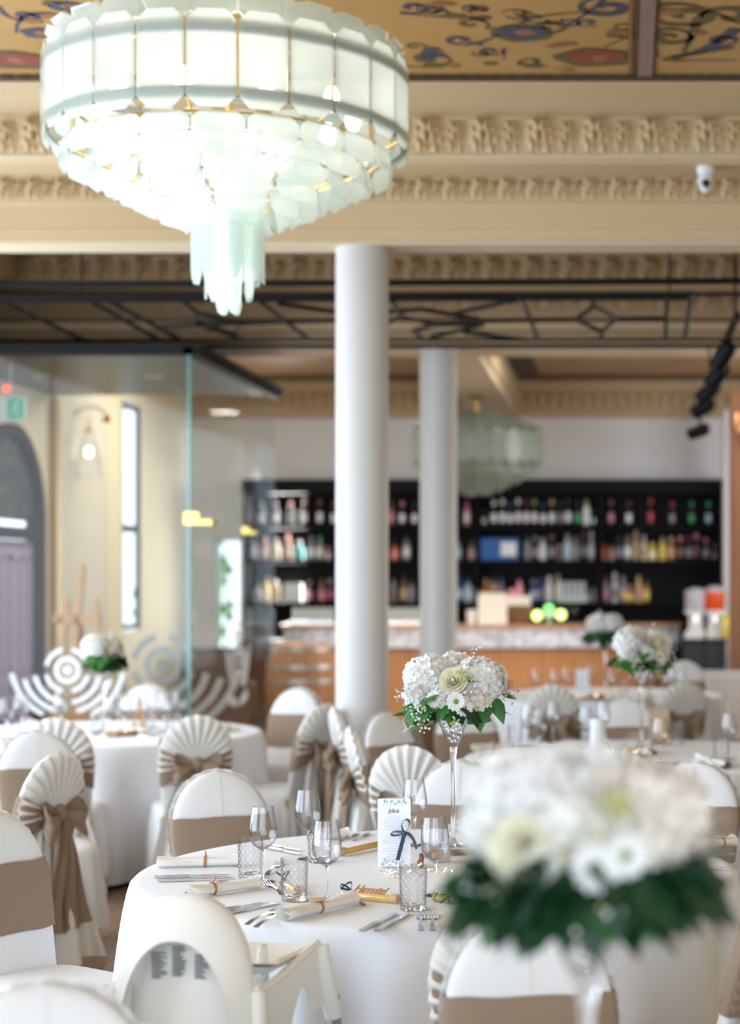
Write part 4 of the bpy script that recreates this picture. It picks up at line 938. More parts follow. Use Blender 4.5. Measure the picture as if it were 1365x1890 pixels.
table('nearest fully visible round table with white cloth, set with glasses and menu card', T1.x, T1.y, 1)
table('round white table behind the big bouquet at right, middle of three in depth', T2.x, T2.y, 2)
table('far right round white table in front of the bar', T3.x, T3.y, 3)
table('round white table at far left in front of the glass lobby', L1.x, L1.y, 4)
table('nearest round table under the large out of focus bouquet', T0.x, T0.y, 5, .85)

# ================================================================ CHAIRS
def yb_(z): return -.185-.13*(z-.45)/.5        # backrest plane
def hw(z):                                      # half width of the backrest
    if z < .72: return .158+.022*max(0, (z-.45)/.27)
    q = min(1, (z-.72)/.225); return .18*math.sqrt(max(0, 1-q**2.3))
def chair_proto(seed):
    rnd = random.Random(seed); ph = [rnd.random()*6.28 for _ in range(8)]
    t = thing('banquet_chair', 'chair', 'chair', (0, -50, 0), 0, 'covered banquet chairs')
    for sx in (-1, 1):
        for sy, yy in ((1, .17), (-1, -.19)):
            MB().tube([(sx*.15, yy*.9, .42), (sx*.165, yy*.9+sy*.02, 0)], [.016, .011], 8).build('leg', M['goldleg'], t)
    # seat and skirt
    m = MB(); rows = [(.001, .478), (.4, .480), (.75, .476), (.92, .468), (1.0, .448), (1.02, .42)]+[(1.02, .42-.31*i/10) for i in range(1, 11)]
    def fn(u, v):
        j = round(v*(len(rows)-1)); r, z = rows[j]; a = u*2*PI
        c, s_ = math.cos(a), math.sin(a); e = .5
        x = .185*(abs(c)**e)*(1 if c > 0 else -1); y = -.0+.20*(abs(s_)**e)*(1 if s_ > 0 else -1)
        d = max(0, (.42-z)/.31)
        f = math.sin(14*a+ph[0]+1.3*math.sin(2*a+ph[1]))*.6+.4*math.sin(5*a+ph[2])
        k = r+d**.8*(.17+.10*f)
        return (x*k, y*k, z+(.012*math.sin(3*a+ph[3])*d))
    m.grid(fn, 96, len(rows)-1, cu=True)
    m.build('seat_cover', M['cover'], t, 60)
    # backrest slab
    m = MB(); NZ = 22
    def fb(u, v):
        z = .44+.505*(1-(1-v)**1.35); a = u*2*PI; w_ = max(hw(z), .004); th = .028*(.35+.65*min(1, w_/.12))
        c, s_ = math.cos(a), math.sin(a)
        return (w_*(abs(c)**.8)*(1 if c > 0 else -1), yb_(z)+th*(abs(s_)**.7)*(1 if s_ > 0 else -1), z)
    m.grid(fb, 36, NZ, cu=True); bk = m.build('back_cover', M['cover'], t, 60)
    MB().ribbon([(0, yb_(z)+.0292*(.35+.65*min(1, hw(z)/.12)), z) for z in [.8+.134*i/10 for i in range(11)]], (1, 0, 0), .0022, .0015).build('seam', M['cover2'], bk, 0)
    # pleated fan on the rear side
    Kz = .70
    def reach(a):
        r = .02
        while r < .4:
            x, z = r*math.cos(a), Kz+r*math.sin(a)
            if abs(x) > hw(z)+.006 or z > .951: break
            r += .004
        return r
    def ff(u, v):
        a = math.radians(-12+204*u); Rr = reach(a)*(1.02); r = .03+(Rr-.03)*v
        x, z = r*math.cos(a), Kz+r*math.sin(a)
        pl = (.5+.5*math.cos(a*28+ph[4]))
        return (x, yb_(min(z, .95))-.030*(1-.75*v**6)-.004-.020*pl*v**.7*(1-.5*v**8)-.022*(1-v), z)
    MB().grid(ff, 150, 12).build('pleated_fan', M['cover2'], t, 70)
    # rear drape from the knot to the floor
    def fd(u, v):
        z = .66-.575*v; x = (u-.5)*(.14+.38*v**.7)
        f = math.sin(u*26+ph[5]+2*v)*.5+.5*math.sin(u*11+ph[6])
        return (x*(1+.03*f), yb_(.66)-.045-.07*v-.035*f*(.3+v), z+.015*math.sin(u*9+ph[6])*v)
    MB().grid(fd, 60, 14).build('rear_drape', M['cover2'], t, 60)
    # sash: wide in front, gathered at the rear
    def fs(u, v):
        a = u*2*PI; c, s_ = math.cos(a), math.sin(a)
        g = 1 if s_ > 0 else (.26+.74*abs(c)**1.3); h = .205*g; zc = .685+(0 if s_ > 0 else .0)
        z = zc+(v-.5)*h+(.0015*math.sin(7*a+ph[7]))
        w_ = hw(min(z, .80))+.006; th = .036 if s_ > 0 else .060
        rip = 0 if s_ > 0 else .010*math.sin(v*22+c*3)*(1-abs(c))
        return (w_*(abs(c)**.8)*(1 if c > 0 else -1), yb_(z)+(th+rip)*(abs(s_)**.6)*(1 if s_ > 0 else -1), z)
    MB().grid(fs, 72, 12, cu=True).build('sash_band', M['burlap'], t, 60)
    yk = yb_(Kz)-.075
    bow = MB().ball((0, yk, Kz), (.034, .03, .040), 12, 8).build('bow_knot', M['burlap'], t)
    for sx in (-1, 1):
        def fl_(u, v, sx=sx):
            a = u*2*PI; d = .5-.5*math.cos(a); x = sx*(.01+.105*math.sin(a/2)**1.0*(1)); th = .026*math.sin(a)
            wv = (v-.5)*(.03+.10*math.sin(a/2)**1.2)
            return (x+sx*.01*math.sin(v*9), yk-.012+th*.9-.02*math.sin(a/2), Kz+wv+th*1.1-.035*math.sin(a/2)**2+.006*math.sin(v*16+a*2))
        MB().grid(fl_, 20, 8).build('bow_loop', M['burlap'], bow, 60)
        Lt = .40+.08*rnd.random()
        def ft(u, v, sx=sx, Lt=Lt):
            z = Kz-.01-Lt*v; wv = (u-.5)*(.035+.10*v**.6)
            return (sx*(.012+.055*v)+wv, yk-.01-.035*v-.012*math.sin(u*10+v*3+sx)-.010*math.sin(6*v), z+.02*u*v*sx)
        MB().grid(ft, 12, 14).build('sash_tail', M['burlap'], bow, 60)
    return t
protos = [chair_proto(s) for s in (11, 22, 33)]
trees = [list(p.children) for p in protos]
used = [False]*3
def chair(x, y, face, label, group='covered banquet chairs', k=[0]):
    """face: direction the sitter looks, degrees clockwise from +Y (away from the camera)"""
    i = k[0] % 3; k[0] += 1
    rz = -math.radians(face)
    if not used[i]:
        used[i] = True; p = protos[i]; p.location = (x, y, 0); p.rotation_euler = (0, 0, rz); p['label'] = label; p['group'] = group; return p
    return dup(protos[i], (x, y, 0), rz, label, None, group, None, trees[i])
G1, G2, G3, G4 = 'chairs round the nearest visible table', 'chairs round the middle right table', 'chairs round the far right table', 'chairs round the left table'
def chair_px(px, top, face, label, group='covered banquet chairs', zt_=.945, push=True):
    """place by the pixel of the backrest's top"""
    D = F*(zt_-HC)/(PY-top); X = (px-PX)/F*D
    a = math.radians(face); fx, fy = math.sin(a), math.cos(a)       # backrest is .34 behind the seat centre
    tc = {G1: (T1, 1.36), G2: (T2, 1.42), G3: (T3, 1.45), G4: (L1, 1.40)}.get(group) if push else None
    if tc:
        c = tc[0]; dv = Vector((X-c.x, D-c.y)); 
        if dv.length < tc[1]: dv *= tc[1]/dv.length; X, D = c.x+dv.x, c.y+dv.y
    return chair(X+fx*.29, D+fy*.29, face, label, group)
def toward(px, top, tc, zt_=.945, extra=0):
    D = F*(zt_-HC)/(PY-top); X = (px-PX)/F*D
    return math.degrees(math.atan2(tc.x-X, tc.y-D))+extra
G1, G2, G3, G4 = 'chairs round the nearest visible table', 'chairs round the middle right table', 'chairs round the far right table', 'chairs round the left table'
chair_px(434, 1430, toward(400, 1430, T1, extra=16), 'chair facing us at the left rear of the nearest visible table', G1)
chair_px(42, 1497, toward(22, 1497, T1, extra=38), 'chair at the left edge with white seat beside the floor', G1)
chair_px(848, 1410, toward(848, 1410, T1, extra=4), 'chair behind the glass vase on the nearest visible table', G1)
chair_px(1282, 1408, toward(1268, 1408, T1, extra=-12), 'chair facing us right of the big bouquet', G1)
chair_px(945, 1655, 2, 'chair with its back to us hidden below the big bouquet', G1)
chair_px(1405, 1585, -84, 'chair cut by the right edge, dark sash seen edge on', G1)
chair_px(-72, 1640, 65, 'chair at the left edge with hanging burlap tail, below the white seat', G1)
chair_px(975, 1690, 172, 'chair facing us at bottom centre with burlap sash', 'chairs round the nearest table')
chair_px(85, 1822, 160, 'blurred white chair top in the bottom left corner', 'chairs round the nearest table')
# left table
chair_px(107, 1325, toward(107, 1325, L1), 'pleated fan chair with its back to us, left of two at the left table', G4)
chair_px(362, 1322, toward(362, 1322, L1, extra=14), 'pleated fan chair with a full drape, right of two at the left table', G4)
chair_px(70, 1352, 150, 'chair facing right with plain sash, at the left behind the bow chair', 'loose chairs at the left')
chair_px(98, 1390, -68, 'chair with large burlap bow and long tail at the left', 'loose chairs at the left')
chair_px(485, 1275, toward(485, 1275, L1, extra=-25), 'chair with grey white top beside the barrel, at the rear of the left table', G4)
chair_px(556, 1300, toward(556, 1300, L1, extra=12), 'chair with burlap bow in front of the barrel', G4)
chair_px(262, 1268, 175, 'dim chair at the rear of the left table behind the small wooden stand', G4)
chair_px(15, 1300, 150, 'dim chair at the far left rear of the left table', G4)
# middle
chair_px(660, 1345, 78, 'narrow side on chair with burlap bow left of the menu card', 'chairs standing by the front column')
chair_px(716, 1318, 128, 'chair with plain sash below the front column', 'chairs standing by the front column')
chair_px(757, 1378, 14, 'pleated fan chair between the menu card and the vase', G2)
chair_px(628, 1308, 75, 'dim side on chair at the foot of the front column', 'chairs standing by the front column')
chair_px(800, 1284, 120, 'chair partly hidden behind the bouquet of the nearest visible table', G2)
chair_px(900, 1303, 160, 'chair with wide sash just right of the vase bouquet', G2)
chair_px(1140, 1388, 2, 'pleated fan chair just above the big bouquet', G2)
chair_px(1162, 1297, 180, 'chair with white top behind the middle right table', G2)
chair_px(1400, 1330, -80, 'chair beyond the right edge of the middle right table', G2)
# far table
chair_px(1020, 1265, toward(1020, 1265, T3), 'pleated fan chair, left of two with backs to us at the far right table', G3)
chair_px(1258, 1260, toward(1258, 1260, T3), 'pleated fan chair, right of two with backs to us at the far right table', G3)
chair_px(968, 1228, 145, 'grey looking chair at the left end of the far right table', G3)
chair_px(1160, 1232, 178, 'chair at the rear of the far right table below the middle bouquet', G3)
chair_px(1345, 1243, 210, 'chair at the right end of the far right table', G3)

# ================================================================ TABLEWARE
def wg_meshes():
    st = MB().lathe([(.0035, .004), (.0032, .05), (.0034, .08), (.006, .094), (.010, .098)], 12).mesh('stem', M['glass_solid'])
    ft = MB().lathe([(.034, .0), (.0345, .001), (.030, .0025), (.012, .005), (.0035, .010)], 32).mesh('foot', M['glass_solid'])
    bo = MB().lathe([(.002, .094), (.012, .097), (.028, .108), (.038, .124), (.0415, .142), (.0405, .162), (.036, .19), (.0315, .222), (.0305, .2225), (.0352, .19), (.0397, .162), (.0405, .142), (.037, .125), (.027, .110), (.011, .100), (.002, .098)], 36, None, False).mesh('bowl', M['glass'])
    return st, ft, bo
WG = wg_meshes()
def wineglass(p, label, group, sc=1.0):
    t = thing('wine_glass', label, 'wine glass', p, 0, group); t.scale = (sc, sc, sc)
    inst('bowl', WG[2], t); inst('stem', WG[0], t); inst('foot', WG[1], t); return t
def tumbler_mesh():
    m = MB(); H = .118
    def fo(u, v):
        a = u*2*PI; z = H*v; r = .0345+.004*v
        d = (math.sin(14*a+PI*round(v*11))*math.cos(v*11*2*PI)) if False else math.cos(14*a+(PI if int(v*11+.5) % 2 else 0))*abs(math.sin(v*11*PI+PI/2))
        r += .0013*d*(1 if .06 < v < .88 else 0)
        return (r*math.cos(a), r*math.sin(a), z)
    m.grid(fo, 112, 44, cu=True)
    m.lathe([(.0385, H), (.0365, H), (.034, .012), (.001, .010)], 40, None, False)
    m.lathe([(.001, 0), (.0345, 0)], 40, None, False)
    return m.mesh('tumbler_wall', M['tumbler'], 60)
TM = tumbler_mesh()
TB = MB().lathe([(.033, .0005), (.0335, .002), (.033, .010), (.030, .0115)], 32).mesh('thick_base', M['glass_solid'])
def tumbler(p, label, group):
    t = thing('tumbler', label, 'tumbler', p, 0, group); inst('tumbler_wall', TM, t); inst('thick_base', TB, t); return t
GT1 = 'glassware on the nearest visible table'
zt = .757
for px, py, lb in ((485, 1627, 'wine glass at the left, its bowl above the left tumbler'), (568, 1585, 'wine glass at the left rear of the group of three'), (603, 1660, 'wine glass in front right of the group of three'),
                   (765, 1559, 'wine glass behind the menu card'), (803, 1652, 'wine glass right of the menu card with ribbon bow')):
    wineglass(ON(px, py, zt), lb, GT1)
for px, py, lb in ((462, 1619, 'patterned tumbler at the left behind the left wine glass'), (543, 1661, 'patterned tumbler in front at the left centre'), (590, 1590, 'tumbler mostly hidden behind two wine glasses'),
                   (798, 1580, 'patterned tumbler behind right of the menu card'), (762, 1678, 'patterned tumbler nearest the front, below the menu card')):
    tumbler(ON(px, py, zt), lb, GT1)
# cutlery: laid along two pixel points (handle end, tip)
def fork_mesh():
    m = MB()
    m.grid(lambda u, v: ((u-.5)*(.013-.008*min(1, v*1.3)), .125*v, .002+.006*math.sin(v*PI*.9)), 3, 12); m.grid(lambda u, v: ((u-.5)*(.013-.008*min(1, v*1.3)), .125*v, .0002+.006*math.sin(v*PI*.9)), 3, 12)
    m.grid(lambda u, v: ((u-.5)*(.005+.020*math.sin(min(1, v)*PI/2)), .125+.030*v, .004-.002*v), 4, 6); m.grid(lambda u, v: ((u-.5)*(.005+.020*math.sin(min(1, v)*PI/2)), .125+.030*v, .002-.002*v), 4, 6)
    for k in range(4):
        x = -.0105+.007*k
        m.tube([(x, .153, .0015), (x, .175, .0022), (x, .200, .006)], [.0019, .0017, .0010], 6)
    return m.mesh('fork', M['steel'])
FK = fork_mesh()
KH = MB().prism([(-.007, 0), (.007, 0), (.0065, .09), (.005, .10), (-.005, .10), (-.0065, .09)], .006, T(0, 0, .0062) @ R(-PI/2, 'X')).mesh('handle', M['steel'], 30)
KB = MB().prism([(-.006, .10), (.006, .10), (.009, .14), (.008, .195), (.002, .215), (-.006, .20)], .0016, T(0, 0, .0042) @ R(-PI/2, 'X')).mesh('blade', M['steel'], 30)
def lay(a, b_, z=zt):
    p, q = ON(*a, z), ON(*b_, z); d = q-p; return p, math.atan2(-d.x, d.y), d.length
def fork(a, b_, label, group='cutlery on the nearest visible table'):
    p, rz, L_ = lay(a, b_); o = inst('fork', FK, None); o.location = p; o.rotation_euler = (0, 0, rz); k = min(1.15, max(.85, L_/.20)); o.scale = (k, k, 1); tag(o, label, 'fork', group)
def knife(a, b_, label, group='cutlery on the nearest visible table'):
    p, rz, L_ = lay(a, b_); t = thing('table_knife', label, 'knife', p, rz, group); k = min(1.2, max(.85, L_/.215)); t.scale = (k, k, 1)
    inst('blade', KB, t); inst('handle', KH, t)
knife((285, 1620), (425, 1616), 'rear of two table knives by the left end of the table')
knife((291, 1627), (433, 1622), 'front of two table knives by the left end of the table')
knife((392, 1684), (496, 1666), 'rear of two table knives behind the high chair')
knife((394, 1692), (517, 1667), 'front of two table knives behind the high chair')
knife((492, 1561), (555, 1571), 'rear one of the knives beyond the left wine glass')
knife((494, 1566), (553, 1578), 'front one of the knives beyond the left wine glass')
knife((668, 1720), (734, 1684), 'left of two table knives at the front table edge')
knife((696, 1720), (759, 1682), 'right of two table knives at the front table edge')
fork((455, 1707), (545, 1664), 'upper fork of the crossed pair at the front left')
fork((471, 1712), (555, 1669), 'lower fork of the crossed pair at the front left')
fork((492, 1615), (516, 1593), 'small fork right of the left wine glass')
fork((520, 1651), (490, 1630), 'small fork left of the front tumbler')
fork((777, 1718), (774, 1672), 'left fork of the pair at the front table edge')
fork((798, 1718), (798, 1672), 'right fork of the pair at the front table edge')
fork((628, 1553), (656, 1542), 'left fork of the pair at the far side of the table')
fork((652, 1552), (678, 1540), 'right fork of the pair at the far side of the table')
fork((343, 1649), (416, 1628), 'fork lying across the second rolled napkin')
fork((672, 1671), (625, 1652), 'dessert fork under the name vial')
# rolled napkins with laser-cut ring and wooden disc
def napkin(a, b_, ring, label, group='rolled napkins on the nearest visible table', disc=True, r=.017):
    p, rz, L_ = lay(a, b_); t = thing('rolled_napkin', label, 'napkin', p, rz, group)
    m = MB()
    def fn(u, v):
        aa = u*2*PI; k = 1+.25*(abs(v-.5)*2)**3+.05*math.sin(3*aa+9*v)
        return (r*1.25*k*math.cos(aa), L_*v, r*.85*k*(1+math.sin(aa)))
    m.grid(fn, 22, 16, cu=True); m.grid(lambda u, v: (r*1.2*(u-.5)*2+.008*math.sin(v*7), L_*v, r*(1.0+.3*math.sin(u*PI))), 4, 8)
    m.add([(-.02, L_*.97, .002), (.03, L_*.9, .004), (.025, L_*1.05, .012)], [(0, 1, 2)])
    m.build('napkin_roll', M['napkin'], t, 60)
    q = ON(*ring, zt); yy = (q-p).length; 
    MB().lathe([(r*1.32, -.004), (r*1.38, -.004), (r*1.38, .004), (r*1.32, .004), (r*1.32, -.004)], 24, T(0, yy, r*.87) @ S(1, 1, .80) @ R(PI/2, 'X') , False).build('napkin_ring', M['wood_red'], t)
    if disc: MB().lathe([(.021, 0), (.022, .0015), (.021, .003)], 24, T(0, yy, r*1.98)).build('wooden_disc', M['wood_disc'], t)
    else:
        MB().prism([(-.022, -.004), (.022, .004), (.020, .010), (-.02, .002)], .003, T(0, yy, r*2.0) @ R(-.4, 'Y')).build('wooden_tag', M['wood_red'], t, 0)
napkin((290, 1601), (440, 1597), (378, 1600), 'rolled napkin at the left end of the table, behind the knives', disc=False)
napkin((352, 1655), (474, 1639), (395, 1651), 'rolled napkin just above the high chair back', disc=False)
napkin((521, 1700), (650, 1668), (584, 1684), 'rolled napkin with round wooden disc at the front')
napkin((586, 1550), (642, 1546), (600, 1549), 'rolled napkin behind the rear wine glass')
napkin((838, 1538), (862, 1528), (846, 1534), 'rolled napkin right of the vase stem')
# honey vials with laser-cut guest names and teal ribbon
def vial(a, b_, label, text=None, flip=1):
    p, rz, L_ = lay(a, b_); t = thing('honey_vial', label, 'honey vial', p, rz, 'gift vials on the nearest visible table')
    MB().lathe([(.008, 0), (.0105, .004), (.0105, L_*.86), (.0075, L_*.90)], 16, T(0, 0, .0108) @ R(-PI/2, 'X')).build('glass_tube', M['amber'], t)
    MB().lathe([(.0125, L_*.90), (.0135, L_*.93), (.0135, L_), (.011, L_*1.02)], 16, T(0, 0, .0130) @ R(-PI/2, 'X')).build('cork_stopper', M['wood_disc'], t)
    m = MB(); y0 = L_*.16
    for s in (-1, 1):
        m.ribbon([(0, y0, .024)]+[(s*(.020*math.sin(q)), y0-.030*q/PI*(1.2), .026+.016*math.sin(q)) for q in [PI*i/8 for i in range(1, 9)]]+[(0, y0, .024)], (0, .3, 1), .006)
    m.ribbon([(0, y0, .024), (.012, y0+.012, .015), (.022, y0+.03, .003)], (0, 1, .3), .007); m.ribbon([(0, y0, .024), (-.012, y0+.01, .014), (-.024, y0+.02, .003)], (0, 1, .3), .007)
    m.lathe([(.0125, -.004), (.0125, .004)], 14, T(0, y0, .0112) @ R(PI/2, 'X'), False); m.build('ribbon_bow', M['teal'], t, 60)
    if text:
        c = bpy.data.curves.new('name_tag', 'FONT'); c.body = text; c.size = .034; c.extrude = .0012; c.shear = .35; c.space_character = .80; c.offset = .0002
        o = bpy.data.objects.new('name_tag', c); C.objects.link(o); o.parent = t; c.materials.append(M['wood_red'])
        o.matrix_basis = T(-.006*flip, L_*.17, .020) @ R(PI/2*flip, 'Z') @ R(math.radians(48), 'X'); o['label'] = 'reddish laser cut wooden name'
    return t
vial((632, 1657), (733, 1668), 'honey vial with a wooden name in script at the front', 'Hannettel')
vial((720, 1559), (626, 1580), 'honey vial left of the menu card at the far side', None)
vial((520, 1634), (548, 1652), 'honey vial behind the front left tumbler', None)
vial((838, 1668), (802, 1664), 'honey vial under the leaves of the big bouquet', None)
# menu card: three-sided
mp = ON(727, 1600, zt); t = thing('menu_card', 'white three sided menu card with eucalyptus print and navy bow', 'menu card', mp, math.radians(-5))
hwid, Hm = .052, .212
MB().box((-hwid, 0, 0), (hwid, .0012, Hm)).build('front_face', M['paper'], t, 0)
m = MB(); m.add([(-hwid, .0012, 0), (.020, .060, 0), (.020, .060, Hm), (-hwid, .0012, Hm), (-hwid+.002, .003, 0), (.020, .058, 0), (.020, .058, Hm), (-hwid+.002, .003, Hm)], [(0, 3, 2, 1), (4, 5, 6, 7), (3, 7, 6, 2)])
m.add([(hwid, .0012, 0), (.020, .060, 0), (.020, .060, Hm), (hwid, .0012, Hm)], [(0, 1, 2, 3)]); m.build('rear_face', M['paper'], t, 0)
def text(body, size, x, z, m_, name='printed_text', shear=0, sp=1, par=t, y=-.0006, al='CENTER'):
    c = bpy.data.curves.new(name, 'FONT'); c.body = body; c.size = size; c.align_x = al; c.shear = shear; c.space_character = sp; c.extrude = .0002; c.resolution_u = 3
    o = bpy.data.objects.new(name, c); C.objects.link(o); o.parent = par; o.location = (x, y, z); o.rotation_euler = (PI/2, 0, 0); c.materials.append(m_); return o
text('Jidlok', .019, -.001, .168, M['ink'], 'menu_heading', .15, .85)
ln = MB(); rnd = random.Random(3); z = .158
for para, n in (('h', 1), ('b', 8), ('g', 0), ('h', 1), ('b', 6), ('g', 0), ('h', 1), ('b', 3), ('g', 0), ('h', 1), ('b', 4), ('g', 0), ('h', 1), ('b', 2)):
    for k in range(n):
        wd = rnd.uniform(.014, .020) if para == 'h' else rnd.uniform(.022, .038); x = -wd-.001
        while x < wd-.001:
            d = rnd.uniform(.003, .008); ln.box((x, -.0005, z-(.0007 if para == 'b' else .0011)), (min(x+d, wd), 0, z+(.0007 if para == 'b' else .0011))); x += d+.0014
        z -= .0052 if para == 'b' else .0065
    if para == 'g': z -= .004
ln.build('printed_lines', M['ink_soft'], t, 0)
eu = MB()
def leafdisc(x, z_, r, a=0, sq=.8): eu.prism([(x+r*math.cos(a)*math.cos(q)-r*sq*math.sin(a)*math.sin(q), z_+r*math.sin(a)*math.cos(q)+r*sq*math.cos(a)*math.sin(q)) for q in [2*PI*i/9 for i in range(9)]], .0005, T(0, -.0006, 0))
for x, z_, r in ((-.030, .205, .005), (-.022, .203, .004), (-.007, .204, .005), (.004, .196, .005), (.014, .203, .006), (.030, .206, .005), (.036, .200, .004), (-.036, .008, .005), (-.025, .014, .004), (-.030, .022, .004), (-.018, .020, .003), (.006, .012, .005), (-.004, .016, .003), (.018, .010, .005), (.028, .016, .004), (-.014, .006, .003)): leafdisc(x, z_, r, rnd.random()*3)
for a, b_ in (((-.028, .210), (-.034, .190)), ((-.010, .210), (-.012, .190)), ((.018, .208), (.026, .190)), ((.034, .208), (.030, .196)), ((-.04, .004), (-.028, .012)), ((-.006, .022), (.004, .006)), ((.02, .018), (.03, .006))):
    eu.ribbon([(a[0], -.0004, a[1]), (b_[0], -.0004, b_[1])], (1, 0, 0), .0014, .0004)
o = eu.build('eucalyptus_print', M['eucalyptus'], t, 0); o['kind'] = 'stuff'
rb = MB(); zk = .108; xk = .036; yk = -.012
def loopr(pts, wd=.0075): rb.ribbon([(xk+x, yk+y, zk+z_) for x, y, z_ in pts], (0.15, 1, .45), wd*1.35, .0008)
def bez(ps, n=14):
    out = []
    for i in range(n+1):
        t_ = i/n; q = [Vector(p) for p in ps]
        while len(q) > 1: q = [q[j]*(1-t_)+q[j+1]*t_ for j in range(len(q)-1)]
        out.append(q[0])
    return out
loopr(bez([(0, 0, 0), (-.03, -.004, .012), (-.062, 0, .004), (-.05, .0, -.020), (-.02, .002, -.008), (0, 0, 0)]))
loopr(bez([(0, 0, 0), (-.028, 0, .03), (.006, -.004, .070), (.036, 0, .04), (.012, .002, .012), (0, 0, 0)]))
rb.ribbon([(xk+x, yk+y, zk+z_) for x, y, z_ in bez([(0, 0, 0), (-.008, -.002, -.03), (-.022, -.002, -.085)])], (1, .15, 0), .0125, .0008)
rb.ribbon([(xk+x, yk+y, zk+z_) for x, y, z_ in bez([(0, 0, 0), (.020, -.004, 0), (.030, -.006, -.016), (.040, -.01, -.048)])], (.6, .1, .8), .0105, .0008)
rb.ball((xk, yk-.002, zk), (.006, .005, .006), 10, 6); rb.build('ribbon_bow', M['navy'], t, 70)
# cork/metal jar charm right of the card
p = ON(776, 1602, zt); m = MB()
m.tube([(0, 0, .045), (.003, 0, .03), (-.002, 0, .018), (.004, 0, .0)], [.006, .008, .010, .006], 8)
o = m.build('dried_flower_sprig', M['oak_dark'], None, 40, p); tag(o, 'small dark dried sprig standing beside the menu card', 'sprig')

# wood slice, tealight, lights and crystals
def wood_slice(p, r, label, group='wood slices under the centrepieces'):
    t = thing('wood_slice', label, 'wood slice', p, 0, group)
    MB().lathe([(r*.99, 0), (r*.99, .018)], 28, None, False).build('bark', M['oak_dark'], t)
    MB().lathe([(r*.98, .0), (r*.98, .0195)], 28).build('cut_face', M['wood_disc'], t); return t
def candle(p, label, group='glass candle holders'):
    t = thing('candle_holder', label, 'candle holder', p, 0, group)
    MB().lathe([(.030, 0), (.034, .02), (.034, .055), (.033, .055), (.032, .02), (.028, .004)], 24, None, False).build('glass_cup', M['glass'], t)
    MB().lathe([(.027, .004), (.027, .030), (.001, .030)], 20).build('wax', M['wood_disc'], t); MB().tube([(0, 0, .03), (0, 0, .038)], .001, 5).build('wick', M['oak_dark'], t); return t
def lights(p, r, n, label, group, seed):
    rnd = random.Random(seed); t = thing('fairy_lights', label, 'fairy lights', p, 0, group); pts = []
    for i in range(60):
        a = i/60*4*PI; rr = r*(1+.25*math.sin(3.3*a)+.1*rnd.random()); pts.append((rr*math.cos(a), rr*.75*math.sin(a), .004+.012*abs(math.sin(5*a))))
    MB().tube(pts, .0006, 4).build('wire', M['wire'], t)
    for k in range(n):
        q = pts[int(k*60/n)]; MB().ball((q[0], q[1], q[2]+.003), (.0022, .0022, .0034), 8, 5).build('led', M['fairy'], t)
    for k in range(n):
        q = pts[int((k+.5)*60/n) % 60]; MB().ball((q[0]*1.1, q[1]*1.1, .006), .0055, 6, 4).build('crystal', M['crystal'], t, 0)
VP1 = ON(836, 1562, .776)
wood_slice((VP1.x, VP1.y, zt), .075, 'wood slice under the vase on the nearest visible table')
p = ON(812, 1590, zt); candle(p, 'glass candle holder at the foot of the front vase')
p = ON(765, 1612, zt); lights(p, .085, 16, 'fairy lights and crystals around the menu card foot', 'fairy light strings on tables', 5)

# ================================================================ BOUQUETS AND VASES
def vase(p, label, h=.435, dist='near'):
    t = thing('martini_vase', label, 'vase', p, 0, 'tall clear martini shaped vases')
    MB().lathe([(.065, 0), (.066, .003), (.045, .006), (.015, .012), (.0085, .025), (.0075, .12), (.009, h-.15), (.013, h-.115)], 32).build('stem', M['glass_solid'], t)
    MB().lathe([(.012, h-.118), (.028, h-.085), (.055, h-.02), (.068, h+.012), (.066, h+.012), (.053, h-.018), (.026, h-.08), (.010, h-.105)], 36, None, False).build('cone', M['glass'], t)
    rnd = random.Random(4); m = MB()
    for k in range(26):
        v = rnd.random(); r = .012+.030*v; a = rnd.random()*6.28
        m.ball((r*.8*math.cos(a), r*.8*math.sin(a), h-.10+.065*v), rnd.uniform(.005, .009), 5, 3)
    m.build('crystal_filling', M['crystal'], t, 0); return t
def floret(m, c, nrm, r, rnd):
    """four round petals"""
    q = Vector(nrm).to_track_quat('Z', 'Y').to_matrix().to_4x4(); mx = T(*c) @ q @ R(rnd.random()*6.28, 'Z')
    for k in range(4):
        mk = mx @ R(k*PI/2, 'Z') @ R(-.28+.2*rnd.random(), 'Y')
        m.add([(0, 0, 0), (r*.45, -r*.42, .002), (r*.95, -r*.35, .004), (r*1.08, 0, .001), (r*.95, r*.35, .004), (r*.45, r*.42, .002), (r*.6, 0, -.003)],
              [(0, 1, 6), (1, 2, 6), (2, 3, 6), (3, 4, 6), (4, 5, 6), (5, 0, 6)], mk)
def hydrangea(par, c, r, seed, mm, n=95):
    rnd = random.Random(seed); m = MB(); c = Vector(c)
    m.ball(c, r*.80, 14, 10)
    for i in range(n):
        z = 1-1.65*(i+.5)/n; a = i*2.39996; s_ = math.sqrt(max(0, 1-z*z)); d = Vector((s_*math.cos(a), s_*math.sin(a), z))
        floret(m, c+Vector((d.x*r, d.y*r, d.z*r*.88))*rnd.uniform(.92, 1.05), d+Vector((rnd.uniform(-.3, .3), rnd.uniform(-.3, .3), rnd.uniform(-.3, .3))), rnd.uniform(.021, .028), rnd)
    o = m.build('hydrangea_head', M[mm], par, 60); return o
